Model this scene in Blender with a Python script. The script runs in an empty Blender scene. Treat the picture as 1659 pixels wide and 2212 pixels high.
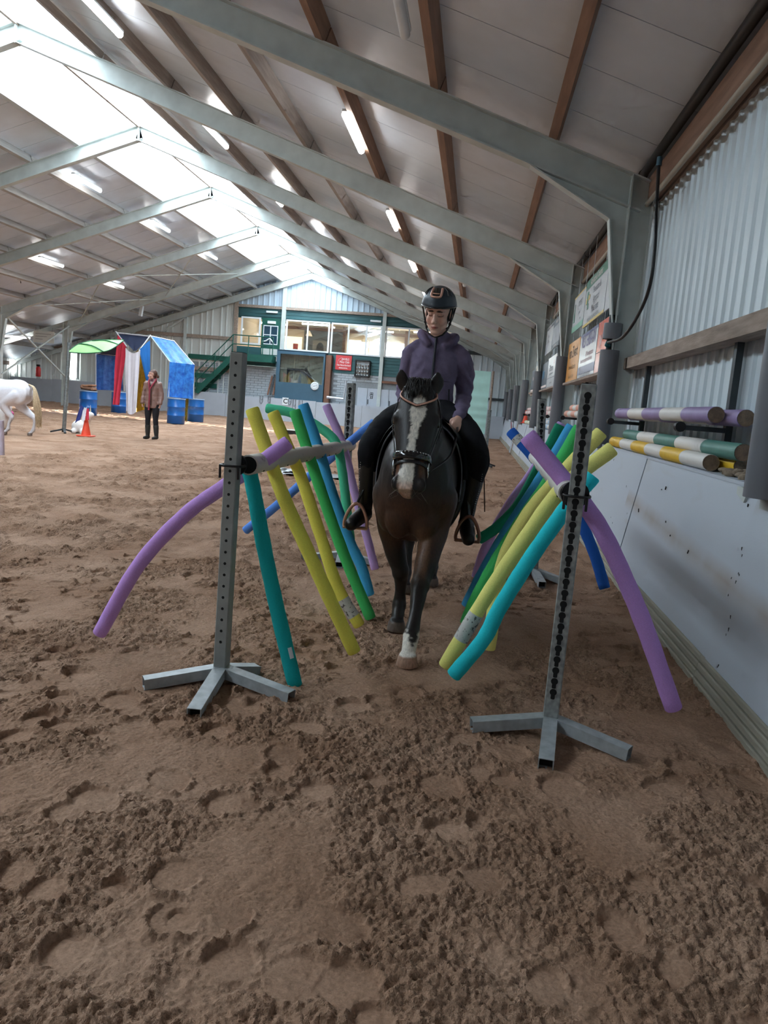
import bpy, bmesh, math, random
import numpy as np
from mathutils import Vector, Matrix, Quaternion

# ------------------------------------------------------------------ camera
IMW, IMH, FPX = 1659.0, 2212.0, 1660.0
CAM_H, PITCH, YAW, ROLL = 1.30, math.radians(8.003), math.radians(6.209), math.radians(4.6)
FW = Vector((-math.sin(YAW)*math.cos(PITCH), math.cos(YAW)*math.cos(PITCH), -math.sin(PITCH)))
RT = FW.cross(Vector((0, 0, 1))).normalized()
UP = RT.cross(FW)
cam_data = bpy.data.cameras.new('camera')
cam = bpy.data.objects.new('camera', cam_data)
bpy.context.scene.collection.objects.link(cam)
cam_data.sensor_fit = 'VERTICAL'
cam_data.sensor_height = 24.0
cam_data.lens = FPX*24.0/IMH
cam_data.clip_end = 300
cr, sr = math.cos(ROLL), math.sin(ROLL)
# photograph's vertical leans to the right by ROLL
XA = RT*cr + UP*sr
YA = UP*cr - RT*sr
cam.matrix_world = Matrix(((XA.x, YA.x, -FW.x, 0), (XA.y, YA.y, -FW.y, 0), (XA.z, YA.z, -FW.z, CAM_H), (0, 0, 0, 1)))
bpy.context.scene.camera = cam

# ------------------------------------------------------------------ world, sun, exposure
scn = bpy.context.scene
scn.view_settings.view_transform = 'Standard'
scn.view_settings.look = 'None'
scn.view_settings.gamma = 1.0
scn.view_settings.use_curve_mapping = False
scn.view_settings.exposure = 0.2
scn.cycles.max_bounces = 5
scn.cycles.use_adaptive_sampling = True
scn.cycles.adaptive_threshold = 0.11
scn.cycles.adaptive_min_samples = 12
scn.cycles.diffuse_bounces = 4
scn.cycles.glossy_bounces = 3
scn.cycles.transmission_bounces = 4
scn.cycles.sample_clamp_indirect = 8.0
SKYLIGHT_STRENGTH = 9.2
TUBE_STRENGTH = 26.0
world = bpy.data.worlds.new('sky_world'); scn.world = world
world.use_nodes = True
wnt = world.node_tree
wbg = wnt.nodes['Background']
wsky = wnt.nodes.new('ShaderNodeTexSky')
wsky.sky_type = 'HOSEK_WILKIE'
wsky.turbidity = 4.0
wsky.sun_direction = Vector((-0.93, -0.15, 0.33)).normalized()
wnt.links.new(wsky.outputs[0], wbg.inputs[0])
wbg.inputs[1].default_value = 2.2
sun_d = bpy.data.lights.new('sun', 'SUN'); sun_d.energy = 90.0; sun_d.angle = math.radians(0.53); sun_d.color = (1, .95, .87)
sun = bpy.data.objects.new('sun', sun_d); scn.collection.objects.link(sun)
# a low sun in the west-south-west: shines along the hall's width through an unseen opening made for it in the aisle wall
SUN_DIR = Vector((17.0, -2.6, -1.55)).normalized()
sun.rotation_euler = SUN_DIR.to_track_quat('-Z', 'Y').to_euler()
sun.location = (-40, 32, 12)

# ------------------------------------------------------------------ geometry helpers
def ray(x, y):
    a = x-IMW/2; b = y-IMH/2
    return FW*FPX + XA*a - YA*b
CAMP = Vector((0, 0, CAM_H))
def py(x, y, Y):
    d = ray(x, y); return CAMP + d*(Y/d.y)
def px(x, y, X):
    d = ray(x, y); return CAMP + d*(X/d.x)
def pz(x, y, z=0.0):
    d = ray(x, y); return CAMP + d*((z-CAM_H)/d.z)
V = Vector
col = scn.collection
rnd = random.Random(7)

class MB:
    """collects shapes; build() links them as ONE mesh object"""
    def __init__(s): s.v = []; s.f = []; s.m = []; s.sm = []; s.cur = 0
    def add(s, vs, fs, smooth=False):
        o = len(s.v); s.v.extend([tuple(p) for p in vs])
        for f in fs: s.f.append(tuple(i+o for i in f)); s.m.append(s.cur); s.sm.append(smooth)
        return s
    def box(s, c, sz, R=None, bev=0.0):
        hx, hy, hz = sz[0]/2, sz[1]/2, sz[2]/2
        if bev > 0:
            b = min(bev, hx*.9, hy*.9, hz*.9)
            vs = []; key = {}
            for sx in (-1, 1):
                for sy in (-1, 1):
                    for szz in (-1, 1):
                        for ax in range(3):
                            p = [sx*(hx-b), sy*(hy-b), szz*(hz-b)]
                            p[ax] = (sx*hx, sy*hy, szz*hz)[ax]
                            key[(sx, sy, szz, ax)] = len(vs); vs.append(V(p))
            fs = []
            for ax in range(3):
                o1, o2 = [(1, 2), (2, 0), (0, 1)][ax]
                for sg in (-1, 1):
                    q = []
                    for (a, b2) in ((-1, -1), (1, -1), (1, 1), (-1, 1)):
                        t = [0, 0, 0]; t[ax] = sg; t[o1] = a; t[o2] = b2
                        q.append(key[(t[0], t[1], t[2], ax)])
                    fs.append(q if sg > 0 else q[::-1])
            for ax in range(3):
                o1, o2 = [(1, 2), (2, 0), (0, 1)][ax]
                for a in (-1, 1):
                    for b2 in (-1, 1):
                        q = []
                        for e, axx in ((-1, o1), (1, o1), (1, o2), (-1, o2)):
                            t = [0, 0, 0]; t[ax] = e; t[o1] = a; t[o2] = b2
                            q.append(key[(t[0], t[1], t[2], axx)])
                        fs.append(q if a*b2 < 0 else q[::-1])
            for sx in (-1, 1):
                for sy in (-1, 1):
                    for szz in (-1, 1):
                        q = [key[(sx, sy, szz, k)] for k in range(3)]
                        fs.append(q if sx*sy*szz > 0 else q[::-1])
        else:
            vs = [V((x, y, z)) for x in (-hx, hx) for y in (-hy, hy) for z in (-hz, hz)]
            fs = [(0, 1, 3, 2), (4, 6, 7, 5), (0, 4, 5, 1), (2, 3, 7, 6), (0, 2, 6, 4), (1, 5, 7, 3)]
        if R is not None: vs = [R @ p for p in vs]
        c = V(c)
        return s.add([p+c for p in vs], fs)
    def bb(s, lo, hi, bev=0.0):
        lo = V(lo); hi = V(hi); return s.box((lo+hi)/2, hi-lo, None, bev)
    def bar(s, a, b, w, h, up=(0, 0, 1), bev=0.0):
        """box beam from a to b; w sideways, h along up"""
        a = V(a); b = V(b); d = b-a; L = d.length; y = d.normalized()
        u = V(up); x = y.cross(u)
        if x.length < 1e-6: x = y.cross(V((1, 0, 0)))
        x.normalize(); z = x.cross(y)
        R = Matrix((x, y, z)).transposed()
        return s.box((a+b)/2, (w, L, h), R, bev)
    def tube(s, pts, r, n=12, cap=True, sm=True, squash=None):
        pts = [V(p) for p in pts]
        rs = r if isinstance(r, (list, tuple)) else [r]*len(pts)
        vs = []; prev = None
        for i, p in enumerate(pts):
            t = (pts[min(i+1, len(pts)-1)]-pts[max(i-1, 0)]).normalized()
            if prev is None:
                a = t.cross(V((0, 0, 1)))
                if a.length < .05: a = t.cross(V((1, 0, 0)))
            else: a = prev - t*prev.dot(t)
            a.normalize(); prev = a; b = t.cross(a)
            for k in range(n):
                an = 2*math.pi*k/n
                vs.append(p + a*(math.cos(an)*rs[i]) + b*(math.sin(an)*rs[i]*(squash or 1)))
        fs = []
        for i in range(len(pts)-1):
            for k in range(n):
                k2 = (k+1) % n
                fs.append((i*n+k, i*n+k2, (i+1)*n+k2, (i+1)*n+k))
        s.add(vs, fs, sm)
        if cap:
            s.add(vs[:n], [tuple(range(n))[::-1]]); s.add(vs[-n:], [tuple(range(n))])
        return s
    def lathe(s, prof, c=(0, 0, 0), n=24, sm=True, cap=True, R=None):
        """prof: (radius, z) from bottom to top"""
        vs = []; c = V(c)
        for (r, z) in prof:
            for k in range(n):
                a = 2*math.pi*k/n; p = V((r*math.cos(a), r*math.sin(a), z))
                vs.append((R @ p if R is not None else p)+c)
        fs = [(i*n+k, i*n+(k+1) % n, (i+1)*n+(k+1) % n, (i+1)*n+k) for i in range(len(prof)-1) for k in range(n)]
        s.add(vs, fs, sm)
        if cap:
            s.add(vs[:n], [tuple(range(n))[::-1]]); s.add(vs[-n:], [tuple(range(n))])
        return s
    def prism(s, poly, d):
        """closed polygon (list of points) extruded along vector d"""
        poly = [V(p) for p in poly]; d = V(d); n = len(poly)
        nrm = V((0, 0, 0))
        for i in range(n): nrm += poly[i].cross(poly[(i+1) % n])
        if nrm.dot(d) > 0: poly = poly[::-1]
        s.add(poly+[p+d for p in poly], [tuple(range(n))]+[tuple(range(2*n-1, n-1, -1))]+[(i, i+n, (i+1) % n+n, (i+1) % n) for i in range(n)])
        return s
    def ell(s, c, r, R=None, nu=16, nv=10, sm=True):
        vs = []; fs = []; c = V(c)
        r = (r, r, r) if isinstance(r, (int, float)) else r
        for j in range(nv+1):
            th = math.pi*j/nv
            for i in range(nu):
                ph = 2*math.pi*i/nu
                p = V((r[0]*math.sin(th)*math.cos(ph), r[1]*math.sin(th)*math.sin(ph), r[2]*math.cos(th)))
                vs.append((R @ p if R is not None else p)+c)
        for j in range(nv):
            for i in range(nu):
                a, b = j*nu+i, j*nu+(i+1) % nu
                fs.append((a, a+nu, b+nu, b))
        return s.add(vs, fs, sm)
    def loft(s, rings, cap=True, sm=True):
        n = len(rings[0]); vs = [p for r in rings for p in r]
        fs = [(i*n+k, i*n+(k+1) % n, (i+1)*n+(k+1) % n, (i+1)*n+k) for i in range(len(rings)-1) for k in range(n)]
        s.add(vs, fs, sm)
        if cap: s.add(rings[0], [tuple(range(n))[::-1]]); s.add(rings[-1], [tuple(range(n))])
        return s
    def grid(s, fn, nu, nv, sm=True):
        vs = [fn(i/nu, j/nv) for j in range(nv+1) for i in range(nu+1)]
        fs = [(j*(nu+1)+i, j*(nu+1)+i+1, (j+1)*(nu+1)+i+1, (j+1)*(nu+1)+i) for j in range(nv) for i in range(nu)]
        return s.add(vs, fs, sm)
    def mesh(s, name, off=None):
        me = bpy.data.meshes.new(name)
        vs = s.v if off is None else [(p[0]-off.x, p[1]-off.y, p[2]-off.z) for p in s.v]
        me.from_pydata(vs, [], s.f)
        me.polygons.foreach_set('use_smooth', s.sm)
        me.polygons.foreach_set('material_index', s.m)
        return me
    def build(s, name, mats, parent=None, world=True):
        """world=True: shapes were given in world coordinates (parents carry no rotation)"""
        off = None
        if parent is not None and world:
            off = V((0, 0, 0)); p = parent
            while p is not None: off = off+p.location; p = p.parent
        me = s.mesh(name, off)
        return link(name, me, mats, parent)

def link(name, me, mats, parent=None):
    o = bpy.data.objects.new(name, me)
    if not isinstance(mats, (list, tuple)): mats = [mats]
    if me is not None and len(me.materials) == 0:
        for m in mats: me.materials.append(m)
    col.objects.link(o)
    if parent is not None: o.parent = parent
    return o
def tag(o, label=None, cat=None, group=None, kind=None):
    if label: o['label'] = label
    if cat: o['category'] = cat
    if group: o['group'] = group
    if kind: o['kind'] = kind
    return o
def empty(name, loc=(0, 0, 0), label=None, cat=None, group=None, kind=None, rz=0.0):
    o = bpy.data.objects.new(name, None); o.location = loc; o.empty_display_size = .1
    o.rotation_euler = (0, 0, rz)
    col.objects.link(o)
    return tag(o, label, cat, group, kind)
def copy_tree(o, parent=None):
    c = o.copy(); col.objects.link(c); c.parent = parent
    for ch in list(o.children): copy_tree(ch, c)
    return c
def spline(pts, n):
    """Catmull-Rom through pts, n points per span"""
    pts = [V(p) for p in pts]; out = []
    P = [pts[0]*2-pts[1]]+pts+[pts[-1]*2-pts[-2]]
    for i in range(1, len(P)-2):
        for k in range(n):
            t = k/n; a, b, c, d = P[i-1], P[i], P[i+1], P[i+2]
            out.append(((b*2)+(c-a)*t+(a*2-b*5+c*4-d)*t*t+(b*3-a-c*3+d)*t**3)*.5)
    out.append(pts[-1]); return out
def lerp(a, b, t): return a+(b-a)*t

# ------------------------------------------------------------------ materials
def S(r, g, b, k=1.0):
    def c(u):
        u /= 255.0
        return (u/12.92 if u <= .04045 else ((u+.055)/1.055)**2.4)*k
    return (c(r), c(g), c(b))
MATS = {}
def mat(name, c, rough=.6, metal=0.0, var=.12, scale=8.0, bump=0.0, bscale=None, c2=None, spec=.5, stretch=None, detail=2.5, coat=0.0, thresh=None):
    if name in MATS: return MATS[name]
    m = bpy.data.materials.new(name); m.use_nodes = True; nt = m.node_tree
    b = nt.nodes['Principled BSDF']
    b.inputs['Roughness'].default_value = rough; b.inputs['Metallic'].default_value = metal
    b.inputs['Specular IOR Level'].default_value = spec
    if coat: b.inputs['Coat Weight'].default_value = coat; b.inputs['Coat Roughness'].default_value = .1
    tc = nt.nodes.new('ShaderNodeTexCoord'); mp = nt.nodes.new('ShaderNodeMapping')
    nt.links.new(tc.outputs['Object'], mp.inputs[0])
    if stretch: mp.inputs['Scale'].default_value = stretch
    nz = nt.nodes.new('ShaderNodeTexNoise'); nz.inputs['Scale'].default_value = scale; nz.inputs['Detail'].default_value = detail
    nz.inputs['Roughness'].default_value = .6
    nt.links.new(mp.outputs[0], nz.inputs[0])
    rp = nt.nodes.new('ShaderNodeValToRGB')
    if c2 is None:
        ca = tuple(max(0, x*(1-var)) for x in c); cb = tuple(min(1, x*(1+var)) for x in c)
    else: ca, cb = c, c2
    lo, hi = thresh or (.3, .7)
    rp.color_ramp.elements[0].position = lo; rp.color_ramp.elements[1].position = hi
    rp.color_ramp.elements[0].color = (*ca, 1); rp.color_ramp.elements[1].color = (*cb, 1)
    nt.links.new(nz.outputs[0], rp.inputs[0]); nt.links.new(rp.outputs[0], b.inputs['Base Color'])
    if bump:
        bn = nt.nodes.new('ShaderNodeTexNoise'); bn.inputs['Scale'].default_value = bscale or scale*6; bn.inputs['Detail'].default_value = 2
        nt.links.new(mp.outputs[0], bn.inputs[0])
        bp = nt.nodes.new('ShaderNodeBump'); bp.inputs['Strength'].default_value = bump; bp.inputs['Distance'].default_value = .01
        nt.links.new(bn.outputs[0], bp.inputs['Height']); nt.links.new(bp.outputs[0], b.inputs['Normal'])
    MATS[name] = m; return m
def emit(name, c, k):
    if name in MATS: return MATS[name]
    m = bpy.data.materials.new(name); m.use_nodes = True; nt = m.node_tree
    b = nt.nodes['Principled BSDF']; b.inputs['Base Color'].default_value = (*c, 1)
    b.inputs['Emission Color'].default_value = (*c, 1); b.inputs['Emission Strength'].default_value = k
    tc = nt.nodes.new('ShaderNodeTexCoord'); nz = nt.nodes.new('ShaderNodeTexNoise'); nz.inputs['Scale'].default_value = 1.3
    mx = nt.nodes.new('ShaderNodeMix'); mx.data_type = 'RGBA'
    mx.inputs[6].default_value = (*[x*.97 for x in c], 1); mx.inputs[7].default_value = (*c, 1)
    nt.links.new(tc.outputs['Object'], nz.inputs[0]); nt.links.new(nz.outputs[0], mx.inputs[0]); nt.links.new(mx.outputs[2], b.inputs['Emission Color'])
    MATS[name] = m; return m
def glass(name, tint=(.9, .95, .95), gl=.16):
    if name in MATS: return MATS[name]
    m = bpy.data.materials.new(name); m.use_nodes = True; nt = m.node_tree
    for n in list(nt.nodes): nt.nodes.remove(n)
    out = nt.nodes.new('ShaderNodeOutputMaterial'); mx = nt.nodes.new('ShaderNodeMixShader')
    tr = nt.nodes.new('ShaderNodeBsdfTransparent'); gb = nt.nodes.new('ShaderNodeBsdfGlossy')
    tr.inputs[0].default_value = (*tint, 1); gb.inputs['Roughness'].default_value = .02
    mx.inputs[0].default_value = gl
    nt.links.new(tr.outputs[0], mx.inputs[1]); nt.links.new(gb.outputs[0], mx.inputs[2]); nt.links.new(mx.outputs[0], out.inputs[0])
    MATS[name] = m; return m
def vcol_mat(name, rough=.6, bump=0.0, bscale=60, spec=.5, sheen=0.0, stretch=None, var=.18, coat=0.0):
    """colour from the mesh's own 'coat' colour attribute (the thing's own markings) with a fine procedural grain"""
    if name in MATS: return MATS[name]
    m = bpy.data.materials.new(name); m.use_nodes = True; nt = m.node_tree; b = nt.nodes['Principled BSDF']
    at = nt.nodes.new('ShaderNodeAttribute'); at.attribute_name = 'coat'
    tc = nt.nodes.new('ShaderNodeTexCoord'); mp = nt.nodes.new('ShaderNodeMapping'); nt.links.new(tc.outputs['Object'], mp.inputs[0])
    if stretch: mp.inputs['Scale'].default_value = stretch
    nz = nt.nodes.new('ShaderNodeTexNoise'); nz.inputs['Scale'].default_value = bscale; nz.inputs['Detail'].default_value = 3
    nt.links.new(mp.outputs[0], nz.inputs[0])
    mr = nt.nodes.new('ShaderNodeMapRange'); mr.inputs[3].default_value = 1-var; mr.inputs[4].default_value = 1+var
    mr.inputs[1].default_value = .3; mr.inputs[2].default_value = .7
    nt.links.new(nz.outputs[0], mr.inputs[0])
    mu = nt.nodes.new('ShaderNodeVectorMath'); mu.operation = 'SCALE'
    nt.links.new(at.outputs['Color'], mu.inputs[0]); nt.links.new(mr.outputs[0], mu.inputs['Scale'])
    nt.links.new(mu.outputs[0], b.inputs['Base Color'])
    b.inputs['Roughness'].default_value = rough; b.inputs['Specular IOR Level'].default_value = spec
    if sheen: b.inputs['Sheen Weight'].default_value = sheen
    if coat: b.inputs['Coat Weight'].default_value = coat
    if bump:
        bp = nt.nodes.new('ShaderNodeBump'); bp.inputs['Strength'].default_value = bump; bp.inputs['Distance'].default_value = .004
        nt.links.new(nz.outputs[0], bp.inputs['Height']); nt.links.new(bp.outputs[0], b.inputs['Normal'])
    MATS[name] = m; return m

# numpy value noise -----------------------------------------------------------
def _hash(ix, iy, seed):
    h = (ix.astype(np.int64)*374761393 + iy.astype(np.int64)*668265263 + seed*974634777) & 0xFFFFFFFF
    h = ((h ^ (h >> 13))*1274126177) & 0xFFFFFFFF
    return ((h ^ (h >> 16)) & 0xFFFF)/65535.0
def vnoise(x, y, seed=0):
    ix = np.floor(x); iy = np.floor(y); fx = x-ix; fy = y-iy
    fx = fx*fx*(3-2*fx); fy = fy*fy*(3-2*fy); ix = ix.astype(np.int64); iy = iy.astype(np.int64)
    a = _hash(ix, iy, seed); b = _hash(ix+1, iy, seed); c = _hash(ix, iy+1, seed); d = _hash(ix+1, iy+1, seed)
    return (a*(1-fx)+b*fx)*(1-fy)+(c*(1-fx)+d*fx)*fy
def text_mesh(txt, size, name='lettering', bold=0.0):
    cu = bpy.data.curves.new(name, 'FONT'); cu.body = txt; cu.size = size; cu.align_x = 'CENTER'; cu.align_y = 'CENTER'
    cu.resolution_u = 2; cu.offset = bold; cu.fill_mode = 'FRONT'
    o = bpy.data.objects.new(name, cu); col.objects.link(o)
    dg = bpy.context.evaluated_depsgraph_get(); dg.update()
    me = bpy.data.meshes.new_from_object(o.evaluated_get(dg))
    bpy.data.objects.remove(o); bpy.data.curves.remove(cu)
    return me
def text(parent, txt, size, c, right, upv, m, sx=1.0, name='lettering', bold=0.0):
    """flat lettering at local point c of parent, reading along right / up"""
    me = text_mesh(txt, size, name, bold)
    r = V(right).normalized(); u = V(upv).normalized(); n = r.cross(u)
    M = Matrix(((r.x*sx, u.x, n.x, c[0]), (r.y*sx, u.y, n.y, c[1]), (r.z*sx, u.z, n.z, c[2]), (0, 0, 0, 1)))
    me.transform(M)
    return link(name, me, m, parent)
# ================================================================== THE SETTING
m_sand = None
def sand_material():
    m = bpy.data.materials.new('sand'); m.use_nodes = True; nt = m.node_tree; b = nt.nodes['Principled BSDF']
    b.inputs['Roughness'].default_value = .95; b.inputs['Specular IOR Level'].default_value = .15
    tc = nt.nodes.new('ShaderNodeTexCoord')
    n1 = nt.nodes.new('ShaderNodeTexNoise'); n1.inputs['Scale'].default_value = 1.7; n1.inputs['Detail'].default_value = 3
    n2 = nt.nodes.new('ShaderNodeTexNoise'); n2.inputs['Scale'].default_value = 90; n2.inputs['Detail'].default_value = 3; n2.inputs['Roughness'].default_value = .7
    n3 = nt.nodes.new('ShaderNodeTexNoise'); n3.inputs['Scale'].default_value = 13; n3.inputs['Detail'].default_value = 3; n3.inputs['Roughness'].default_value = .65
    for n in (n1, n2, n3): nt.links.new(tc.outputs['Object'], n.inputs[0])
    r1 = nt.nodes.new('ShaderNodeValToRGB'); r1.color_ramp.elements[0].position = .35; r1.color_ramp.elements[1].position = .65
    r1.color_ramp.elements[0].color = (*S(147, 115, 93), 1); r1.color_ramp.elements[1].color = (*S(170, 139, 117), 1)
    nt.links.new(n1.outputs[0], r1.inputs[0])
    mr = nt.nodes.new('ShaderNodeMapRange'); mr.inputs[1].default_value = .25; mr.inputs[2].default_value = .75; mr.inputs[3].default_value = .72; mr.inputs[4].default_value = 1.22
    nt.links.new(n2.outputs[0], mr.inputs[0])
    mu = nt.nodes.new('ShaderNodeVectorMath'); mu.operation = 'SCALE'
    nt.links.new(r1.outputs[0], mu.inputs[0]); nt.links.new(mr.outputs[0], mu.inputs['Scale']); nt.links.new(mu.outputs[0], b.inputs['Base Color'])
    ad = nt.nodes.new('ShaderNodeMath'); ad.operation = 'MULTIPLY_ADD'; ad.inputs[1].default_value = 4.0
    nt.links.new(n3.outputs[0], ad.inputs[0]); nt.links.new(n2.outputs[0], ad.inputs[2])
    bp = nt.nodes.new('ShaderNodeBump'); bp.inputs['Distance'].default_value = .018
    at_ = nt.nodes.new('ShaderNodeAttribute'); at_.attribute_name = 'clod'
    ms = nt.nodes.new('ShaderNodeMapRange'); ms.inputs[3].default_value = .22; ms.inputs[4].default_value = .75
    nt.links.new(at_.outputs['Fac'], ms.inputs[0]); nt.links.new(ms.outputs[0], bp.inputs['Strength'])
    nt.links.new(ad.outputs[0], bp.inputs['Height']); nt.links.new(bp.outputs[0], b.inputs['Normal'])
    return m
M_SAND = sand_material()
M_STEEL = mat('painted_steel', S(188, 196, 193), .55, .0, .10, 3, .05, 40)
M_STEEL_D = mat('dark_steel', S(62, 68, 72), .5, .3, .2, 9)
M_GALV = mat('galvanised', S(128, 134, 134), .45, .55, .3, 22, .1, 60)
M_ROOF = mat('roof_panel', S(204, 215, 228), .34, .0, .05, 2.0, .04, 120)
M_CORR = mat('corrugated_white', S(196, 208, 214), .4, .1, .06, 1.2, 0, stretch=(1, 1, .3))
M_CORR2 = mat('corrugated_cream', S(206, 210, 206), .45, .1, .06, 1.2, 0, stretch=(1, 1, .3))
M_WOOD = mat('purlin_wood', S(146, 116, 98), .75, 0, .22, 3, .15, 30, stretch=(6, .5, 6))
M_WOODH = mat('purlin_wood_hazy', S(152, 142, 136), .75, 0, .2, 3, .15, 30, stretch=(6, .5, 6))  # upper purlins: haze and dirt put into the wood colour
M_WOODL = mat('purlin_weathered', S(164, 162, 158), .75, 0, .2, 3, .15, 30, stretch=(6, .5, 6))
M_WOODG = mat('girt_wood', S(150, 134, 122), .8, 0, .28, 4, .25, 30, stretch=(5, .6, 5))
M_KICK = mat('kick_panel', S(178, 186, 196), .5, 0, .05, 1.5, .03, 60)
M_KICKST = mat('kick_panel_scuffed', S(176, 184, 194), .5, 0, .0, 2.2, .03, 60, c2=S(156, 153, 146), thresh=(.58, .78), stretch=(1, .35, 1.6))
def kick_stain(m):
    nt = m.node_tree; b = nt.nodes['Principled BSDF']; src = b.inputs['Base Color'].links[0].from_socket
    g = nt.nodes.new('ShaderNodeNewGeometry'); sp = nt.nodes.new('ShaderNodeSeparateXYZ'); nt.links.new(g.outputs['Position'], sp.inputs[0])
    def M(op, a, b_=None, c_=None):
        n = nt.nodes.new('ShaderNodeMath'); n.operation = op
        for i, q in enumerate((a, b_, c_)):
            if q is None: continue
            if isinstance(q, (int, float)): n.inputs[i].default_value = q
            else: nt.links.new(q, n.inputs[i])
        return n.outputs[0]
    d = M('ABSOLUTE', M('SUBTRACT', sp.outputs['Z'], M('MULTIPLY_ADD', sp.outputs['Y'], .045, .36)))
    nz = nt.nodes.new('ShaderNodeTexNoise'); nz.inputs['Scale'].default_value = 3.0; nz.inputs['Detail'].default_value = 2; nt.links.new(g.outputs['Position'], nz.inputs[0])
    w = M('MULTIPLY', M('SMOOTH_MIN', M('MAXIMUM', M('SUBTRACT', 1.0, M('DIVIDE', d, .085)), 0.0), 1.0, .1), M('LESS_THAN', sp.outputs['Y'], 6.8))
    w = M('MULTIPLY', M('MULTIPLY', w, nz.outputs[0]), M('GREATER_THAN', sp.outputs['Y'], 3.0))
    mx = nt.nodes.new('ShaderNodeMix'); mx.data_type = 'RGBA'; mx.inputs[7].default_value = (*S(140, 118, 92), 1)
    nt.links.new(w, mx.inputs[0]); nt.links.new(src, mx.inputs[6]); nt.links.new(mx.outputs[2], b.inputs['Base Color'])
kick_stain(M_KICKST)
M_PLANK = mat('recycled_plank', S(150, 146, 132), .8, 0, .15, 6, .2, 60, stretch=(1, .15, 4))
M_GUARD = mat('grey_pvc', S(104, 106, 112), .45, 0, .07, 2, .03)
M_GREEN = mat('green_cladding', S(44, 88, 92), .6, 0, .12, 2.5, .06, stretch=(.4, 1, 3))
M_GREEN2 = mat('green_steel', S(28, 92, 80), .45, .1, .1, 4)
M_TEALBOX = mat('booth_blue', S(58, 92, 112), .55, 0, .06, 3)
M_BRICK = mat('grey_brick', S(168, 176, 182), .85, 0, .10, 20, .2)
M_MORTAR = mat('mortar', S(140, 146, 150), .9, 0, .1, 15)
M_WHITE = mat('white_frame', S(225, 232, 236), .45, 0, .04, 3)
M_BLACK = mat('black_rubber', S(22, 23, 27), .5, 0, .15, 8)
M_PIPEW = mat('cream_pipe', S(176, 170, 156), .5, 0, .08, 4)
M_SKYL = emit('skylight_daylight', (.77, .90, 1.0), SKYLIGHT_STRENGTH)
M_TUBE = emit('tube_glow', (1.0, .98, .95), TUBE_STRENGTH)
M_DAY = emit('daylight_pane', (.95, .98, 1.0), 5.0)
M_GLASS = glass('window_glass')

Y0, YE = -14.0, 39.4
RX = -8.86
def zt(X): return 7.55-.352*abs(X-RX)          # top of the rafters
FRAMES = [-11.5, -6.4, -1.3, 3.8, 8.9, 14.0, 19.1, 24.25, 29.4, 34.5, 39.25]

# ---- floor of sand: dense near the riders' lane, coarser further off
def hoof_list(x0, x1, y0, y1, n, seed):
    r = random.Random(seed); out = []
    for _ in range(n):
        out.append((r.uniform(x0, x1), r.uniform(y0, y1), r.uniform(.045, .085), r.uniform(0, 6.28), r.uniform(.006, .017), r.uniform(.62, 1.0)))
    return out
PRINTS = hoof_list(-3.2, 1.25, 1.0, 5.6, 330, 3)
PRINTS += [(-1.82, 2.98, .05, .3, .05, .7)]
def ground(x, y, fine):
    """height field of raked, trodden sand; second value: how cloddy it is"""
    h = .020*(vnoise(x*.9, y*.9, 1)-.5)+.022*(vnoise(x*2.6+3, y*2.6, 2)-.5)+.012*(vnoise(x*6.1, y*6.1+7, 3)-.5)
    # clods come in clusters between smooth, trampled plates
    mask = vnoise(x*2.1+11, y*2.1, 4)*.45+vnoise(x*5.3, y*5.3+2, 5)*.35+vnoise(x*11.7, y*11.7, 15)*.20
    mask = np.clip((mask-.36)/.22, .16, 1)
    if fine:
        flat = np.zeros_like(x); dz = np.zeros_like(x); rim = np.zeros_like(x)
        for (cx, cy, r, a, dep, asp) in PRINTS:
            sel = np.where((abs(x-cx) < r*2.0) & (abs(y-cy) < r*2.0))[0]
            if len(sel) == 0: continue
            dx = x[sel]-cx; dy = y[sel]-cy; u = (dx*math.cos(a)+dy*math.sin(a))/r; w = (-dx*math.sin(a)+dy*math.cos(a))/(r*asp)
            d = np.sqrt(u*u+w*w)*(1+.22*(vnoise(dx*34+cx*9, dy*34, 9)-.5))
            ins = np.clip((1.04-d)/.10, 0, 1)
            flat[sel] = np.maximum(flat[sel], ins)
            dz[sel] = np.minimum(dz[sel], -dep*ins*np.clip(.45+.55*u, 0, 1))
            rm = np.exp(-((d-1.18)/.16)**2)*np.clip(.4+.6*u, 0, 1)
            rim[sel] = np.maximum(rim[sel], rm)
        mask = np.clip(mask+.6*rim, 0, 1)*(1-.93*flat)
        h = h*(1-.4*flat)+dz+.005*rim*(1-flat)
        c1 = vnoise(x*31, y*31, 6); c2 = vnoise(x*58+5, y*58, 7); c3 = vnoise(x*120, y*120+3, 8); c4 = vnoise(x*210+9, y*210+3, 18)
        lump = np.clip(c1*.45+c2*.35+c3*.20-.34, 0, 1)
        h = h+mask*(.044*lump+.006*(c3-.5)+.004*(c4-.5))+.0022*(c3-.5)*(1-mask)+.004*(vnoise(x*22, y*14, 13)-.5)+.005*(vnoise(x*11, y*11, 23)-.5)
    else:
        c1 = vnoise(x*13, y*13, 6); c2 = vnoise(x*27, y*27, 7); c3 = vnoise(x*6.5, y*6.5, 33)
        h = h+(mask*.75+.25)*(.085*np.clip(c1*.55+c2*.45-.42, 0, 1)+.012*(c2-.5))+.016*(c3-.5)
    return h, mask
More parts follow.
